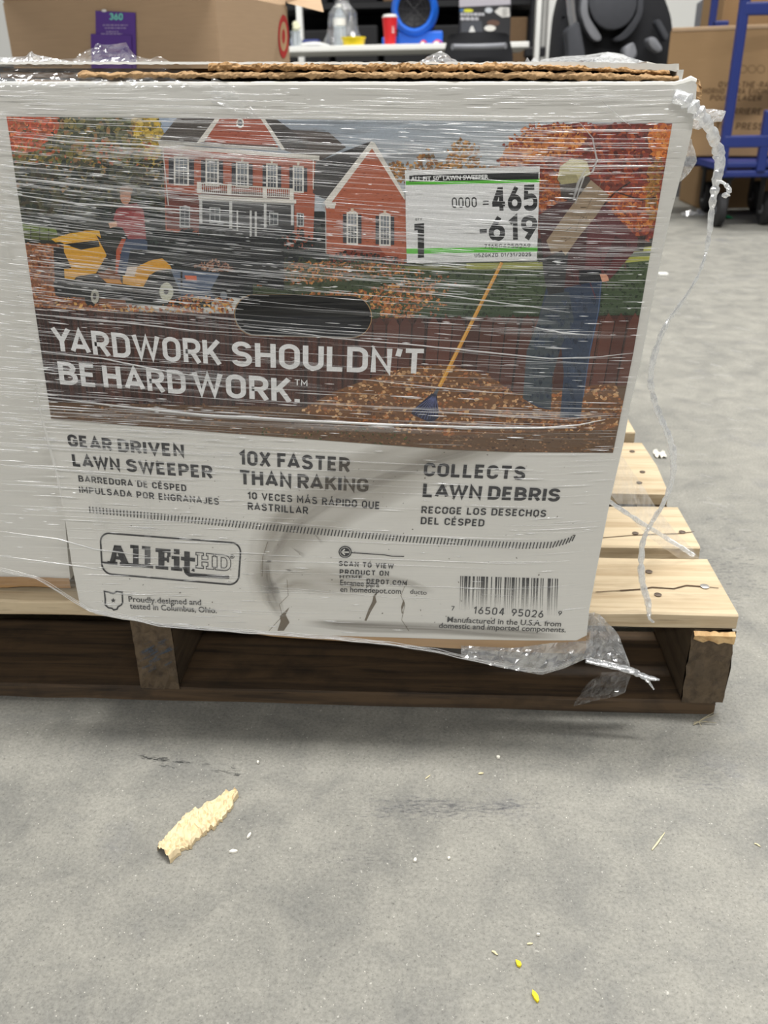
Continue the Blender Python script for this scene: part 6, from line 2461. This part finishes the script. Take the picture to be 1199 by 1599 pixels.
def outline(pts, y, dy, name, mat, par=seat, bev=.02):
    """a padded slab from an outline in the frame, given real thickness"""
    Q = [UY(a, b_, y) for a, b_ in pts]
    bm = bmesh.new()
    vs = [bm.verts.new(v) for v in Q]
    f = bm.faces.new(vs)
    r = bmesh.ops.extrude_face_region(bm, geom=[f])
    for e in r['geom']:
        if isinstance(e, bmesh.types.BMVert):
            e.co.y += dy
    bmesh.ops.recalc_face_normals(bm, faces=bm.faces)
    try:
        bmesh.ops.bevel(bm, geom=list(bm.edges), offset=bev, segments=2, profile=.6, affect='EDGES')
    except Exception:
        pass
    mb = MB()
    mb.bm(bm, smooth=True)
    return mb.build(name, M[mat], par, Q[0])


shell = rounded([(862, 210, 0), (872, 60, 30), (880, -10, 40), (905, -60, 60), (1005, -60, 60), (1045, 0, 50), (1054, 60, 30), (1040, 210, 0)], False, 6)
outline(shell, YG + .12, .5, 'seat_shell', 'black_soft', bev=.03)
outline(rounded([(918, -30, 10), (996, -30, 10), (994, 20, 14), (972, 47, 16), (938, 46, 16), (920, 18, 14)], True, 5), YG, .1, 'center_pad', 'charcoal', bev=.012)
outline(rounded([(910, -20, 8), (919, -20, 6), (918, 24, 10), (934, 48, 8), (942, 62, 8), (930, 66, 8), (916, 50, 10), (906, 20, 8)], True, 4), YG + .02, .1, 'side_bolster', 'grey', bev=.008)
outline(rounded([(996, -20, 6), (1006, -20, 8), (1004, 24, 10), (986, 54, 10), (968, 66, 8), (955, 62, 6), (972, 52, 8), (994, 22, 8)], True, 4), YG + .02, .1, 'side_bolster', 'charcoal', bev=.008)
outline(rounded([(884, 44, 8), (904, 32, 6), (914, 84, 10), (914, 120, 6), (884, 120, 6), (888, 84, 8)], True, 4), YG - .06, .2, 'arm_rest', 'charcoal', bev=.012)
outline(rounded([(1010, 60, 6), (1022, 56, 6), (1036, 76, 6), (1030, 84, 6), (1016, 74, 6)], True, 4), YG - .05, .12, 'arm_rest', 'grey', bev=.008)
outline(rounded([(1022, 34, 5), (1030, 28, 5), (1046, 58, 5), (1040, 66, 5)], True, 4), YG - .02, .1, 'side_handle', 'charcoal', bev=.008)
outline(rounded([(972, 76, 6), (990, 64, 6), (996, 86, 6), (978, 104, 6)], True, 4), YG - .03, .12, 'lower_bolster', 'grey', bev=.01)
mb = MB()
mb.box(gx - .38, gx + .38, YG + .15, YG + .6, 0, .3, .03)
mb.build('seat_base', M['black'], seat, (gx, YG + .3, 0))
mb = MB()
mb.tube([UY(889, -20, YG + .02), UY(892, 20, YG + .02), UY(896, 44, YG + .02)], .022, 8)
mb.build('grab_rail', M['silver'], seat, UY(892, 20, YG))

# --- blue platform cart and its boxes
YK = 3.9
uk = pxm(YK)
ZK = UY(1160, 252, YK).z
kx0 = UY(1082, 250, YK).x
cart = empty('blue_cart', (kx0 + .5, YK + .35, 0), 'dark blue platform cart with tube handles and black casters at the right edge', 'cart')
kx1 = kx0 + 1.25
mb = MB()
for z0_, z1_ in ((-.026, .0), (-.062, -.034)):
    mb.box(kx0 + .1, kx1, YK, YK + .03, ZK + z0_, ZK + z1_, .008)
    mb.box(kx0 + .1, kx1, YK + .62, YK + .65, ZK + z0_, ZK + z1_, .008)
mb.box(kx0 + .1, kx1, YK + .03, YK + .62, ZK - .03, ZK - .006)
mb.build('platform', M['navy'], cart, (kx0 + .5, YK, ZK))


def rect_tube(pts, r=.016):
    m_ = MB()
    m_.tube(pts, r, 10)
    return m_


zlow = UY(1160, 221, YK).z
ztop = UY(1160, 12, YK).z
pa = UY(1132, 228, YK)
pb_ = UY(1194, 200, YK)
mb = MB()
mb.box(pa.x - .018, pa.x + .018, YK - .01, YK + .025, ZK - .04, ztop + .5, .006)
mb.build('handle_post', M['navy'], cart, (pa.x, YK, ZK))
pc = UY(1197, 195, YK)
mb = MB()
mb.box(pc.x - .014, pc.x + .022, YK - .01, YK + .025, ZK - .04, UY(1195, 172, YK).z, .006)
mb.build('stub_post', M['navy'], cart, (pc.x, YK, ZK))
mb = MB()
mb.box(pa.x - .01, kx1, YK - .012, YK + .02, zlow - 9 * uk, zlow + 9 * uk, .006)
mb.build('cross_bar', M['navy'], cart, (pa.x, YK, zlow))
mb = MB()
mb.box(pa.x, kx1, YK - .012, YK + .02, UY(1180, 24, YK).z, UY(1180, 3, YK).z, .006)
mb.build('cross_bar', M['navy'], cart, (pa.x, YK, ztop))
# far handle loop, bent sheet end
YF2 = YK + .63
f0, f1 = UY(1112, 38, YF2), UY(1138, 38, YF2)
mb = MB()
mb.box(f0.x - .012, f0.x + .016, YF2, YF2 + .03, ZK - .03, f0.z + .5, .006)
mb.build('handle_post', M['navy'], cart, (f0.x, YF2, ZK))
mb = MB()
mb.box(f0.x, f1.x, YF2, YF2 + .03, f0.z - .012, f0.z + .014, .005)
mb.build('cross_bar', M['navy'], cart, (f0.x, YF2, f0.z))


def caster(px, py, r, y):
    c = UY(px, py, y)
    c.z = r
    f_ = empty('caster_mount', (0, 0, 0), None, None)
    bpy.data.objects.remove(f_)
    m_ = MB()
    m_.box(c.x - .035, c.x + .035, y - .035, y + .035, ZK - .075, ZK - .062)
    m_.box(c.x - .03, c.x - .022, y - .02, y + .02, r * .9, ZK - .07)
    m_.box(c.x + .022, c.x + .03, y - .02, y + .02, r * .9, ZK - .07)
    k_ = m_.build('caster_fork', M['rubber'], cart, (c.x, y, ZK))
    m_ = MB()
    m_.lathe([(r * .35, -.018), (r * .8, -.02), (r, -.012), (r, .012), (r * .8, .02), (r * .35, .018)], (c.x, y, r), 24, 'X')
    m_.build('wheel', M['rubber'], k_, (c.x, y, r))
    m_ = MB()
    m_.lathe([(r * .34, -.022), (r * .34, .022)], (c.x, y, r), 16, 'X')
    m_.build('hub', M['grey'], k_, (c.x, y, r))


caster(1126, 300, .068, YK + .07)
caster(1199, 300, .068, YK + .12)
caster(1106, 290, .068, YK + .6)
caster(1182, 290, .068, YK + .6)
# box on the cart
YX = YK + .36
c0 = UY(1046, 60, YX)
x0 = c0.x
zt_ = UY(1120, 45, YX - .08).z
kb = empty('tan_carton', (x0 + .45, YX + .05, ZK), 'large tan carton with black oven handling text standing on the blue cart', 'box')
ka = math.radians(-15)
kx, kyv = Vector((math.cos(ka), math.sin(ka), 0)), Vector((-math.sin(ka), math.cos(ka), 0))
KM = Matrix(((kx.x, kyv.x, 0, x0), (kx.y, kyv.y, 0, YX), (0, 0, 1, 0), (0, 0, 0, 1)))
mb = MB()
mb.box(0, 1.0, 0, .42, ZK + .0005, zt_, .006, M=KM)
mb.build('carton_body', M['kraftcart'], kb, (x0 + .45, YX, ZK))
mb = MB()
mb.box(.004, .996, -.003, .02, zt_ - .004, zt_ + .012, .003, M=KM)
mb.build('top_flap', M['kraftbox'], kb, (x0 + .45, YX, zt_))


def cart_box_face(p, off):
    d = ray(p[0], p[1])
    t = (Vector((x0, YX, 0)) - CAMP).dot(kyv) / d.dot(kyv)
    return CAMP + d * t - kyv * off


kt = Art(cart_box_face, None, None, 0.0006, 5e-5)
KI = S(84, 64, 44)
write(kt, 'OVER-THE-RANGE', [(1121, 136.5), (1222, 137)], (9.5, 9.5), KI, .17, .16, alpha=.85)
write(kt, 'HORNO PARA ENCIMA', [(1096, 146.5), (1206, 147)], (9, 9), KI, .17, .16, alpha=.85)
write(kt, 'POUR PLACER', [(1108, 157), (1188, 157.5)], (9, 9), KI, .17, .16, alpha=.85)
write(kt, 'ARRIERE', [(1134, 178.5), (1188, 179)], (10, 10), KI, .17, .16, alpha=.85)
write(kt, 'TOP PRESS', [(1116, 202), (1190, 202.5)], (11, 11), KI, .17, .16, alpha=.85)
for x in (1160, 1174, 1188):
    kt.line([(x + 6 * math.cos(t * .45), 108 + 6 * math.sin(t * .45)) for t in range(14)], 1.6, KI, .35, closed=True)
kt.build('carton_lettering', M['ink'], kb, (x0 + .5, YX, .6))['label'] = 'black handling text'
# box behind, stack at the right edge
x1 = UY(1139, 30, YK + .6).x
mb = MB()
mb.box(x1, x1 + .7, YK + .72, YK + 1.1, 0, 1.5, .006)
mb.box(x1 + .3, x1 + .304, YK + .716, YK + .721, .5, 1.3)
tag(mb.build('tall_tan_box', M['kraftcart'], None, (x1 + .35, YK + .9, 0)), 'tall tan box standing behind the blue cart at the right edge', 'box')
# grey folded panel leaning between
pn = empty('grey_panel', UZ(1105, 300, 0), 'grey ribbed panel standing upright behind the tan carton', 'panel')
yp_ = YK + 1.25
a, b_ = UY(1090, 20, yp_), UY(1118, 20, yp_)
pn.location = (a.x, yp_, 0)
mb = MB()
mb.prism([(a.x, yp_, 0), (a.x + (b_.x - a.x) * .35, yp_ + .01, 0), (a.x + (b_.x - a.x) * .35, yp_ + .01, a.z + .07), (a.x, yp_, a.z + .045)], (0, .05, 0))
mb.build('panel_edge', M['grey'], pn, (a.x, yp_, 0))
mb = MB()
mb.box(a.x + (b_.x - a.x) * .35, b_.x + .1, yp_ + .012, yp_ + .05, 0, a.z + .08)
mb.build('panel_face', M['white'], pn, (a.x, yp_, 0))
# litter by the cart
c = UZ(1124, 342, 0)
mb = MB()
mb.grid([[(c.x + .05 * (i / 6 - .5) * 2, c.y + .04 * (j / 4 - .5), .002 + .02 * max(0, nz(i * .8, j * .9, 3) + .3)) for i in range(7)] for j in range(5)], smooth=False)
tag(mb.build('green_scrap', M['green'], None, c), 'green plastic scrap on the floor in front of the cart caster', 'scrap')
c = UZ(1092, 338, 0)
mb = MB()
mb.grid([[(c.x + .08 * (i / 8 - .5) * 2, c.y + .06 * (j / 5 - .5), .002 + .03 * max(0, nz(i * .8, j * .9, 7) + .3)) for i in range(9)] for j in range(6)], smooth=False)
tag(mb.build('film_scrap', M['film_crumple'], None, c), 'crumpled clear film scrap on the floor left of the green scrap', 'scrap')
c = UZ(1036, 430, 0)
mb = MB()
mb.box(c.x - .018, c.x + .012, c.y - .012, c.y + .012, .0002, .008, .002)
tag(mb.build('white_scrap', M['white'], None, c), 'small white scrap on the floor beside the printed carton', 'scrap')
c = UZ(1030, 712, 0)
mb = MB()
mb.grid([[(c.x + .009 * (i / 6 - .5) * 2, c.y + .022 * (j / 5 - .5), .001 + .006 * max(0, nz(i * .8, j * .9, 9) + .4)) for i in range(7)] for j in range(6)], smooth=False)
tag(mb.build('paper_scrap', M['crumb'], None, c), 'white crumpled scrap on the floor beside the third deck board', 'scrap')
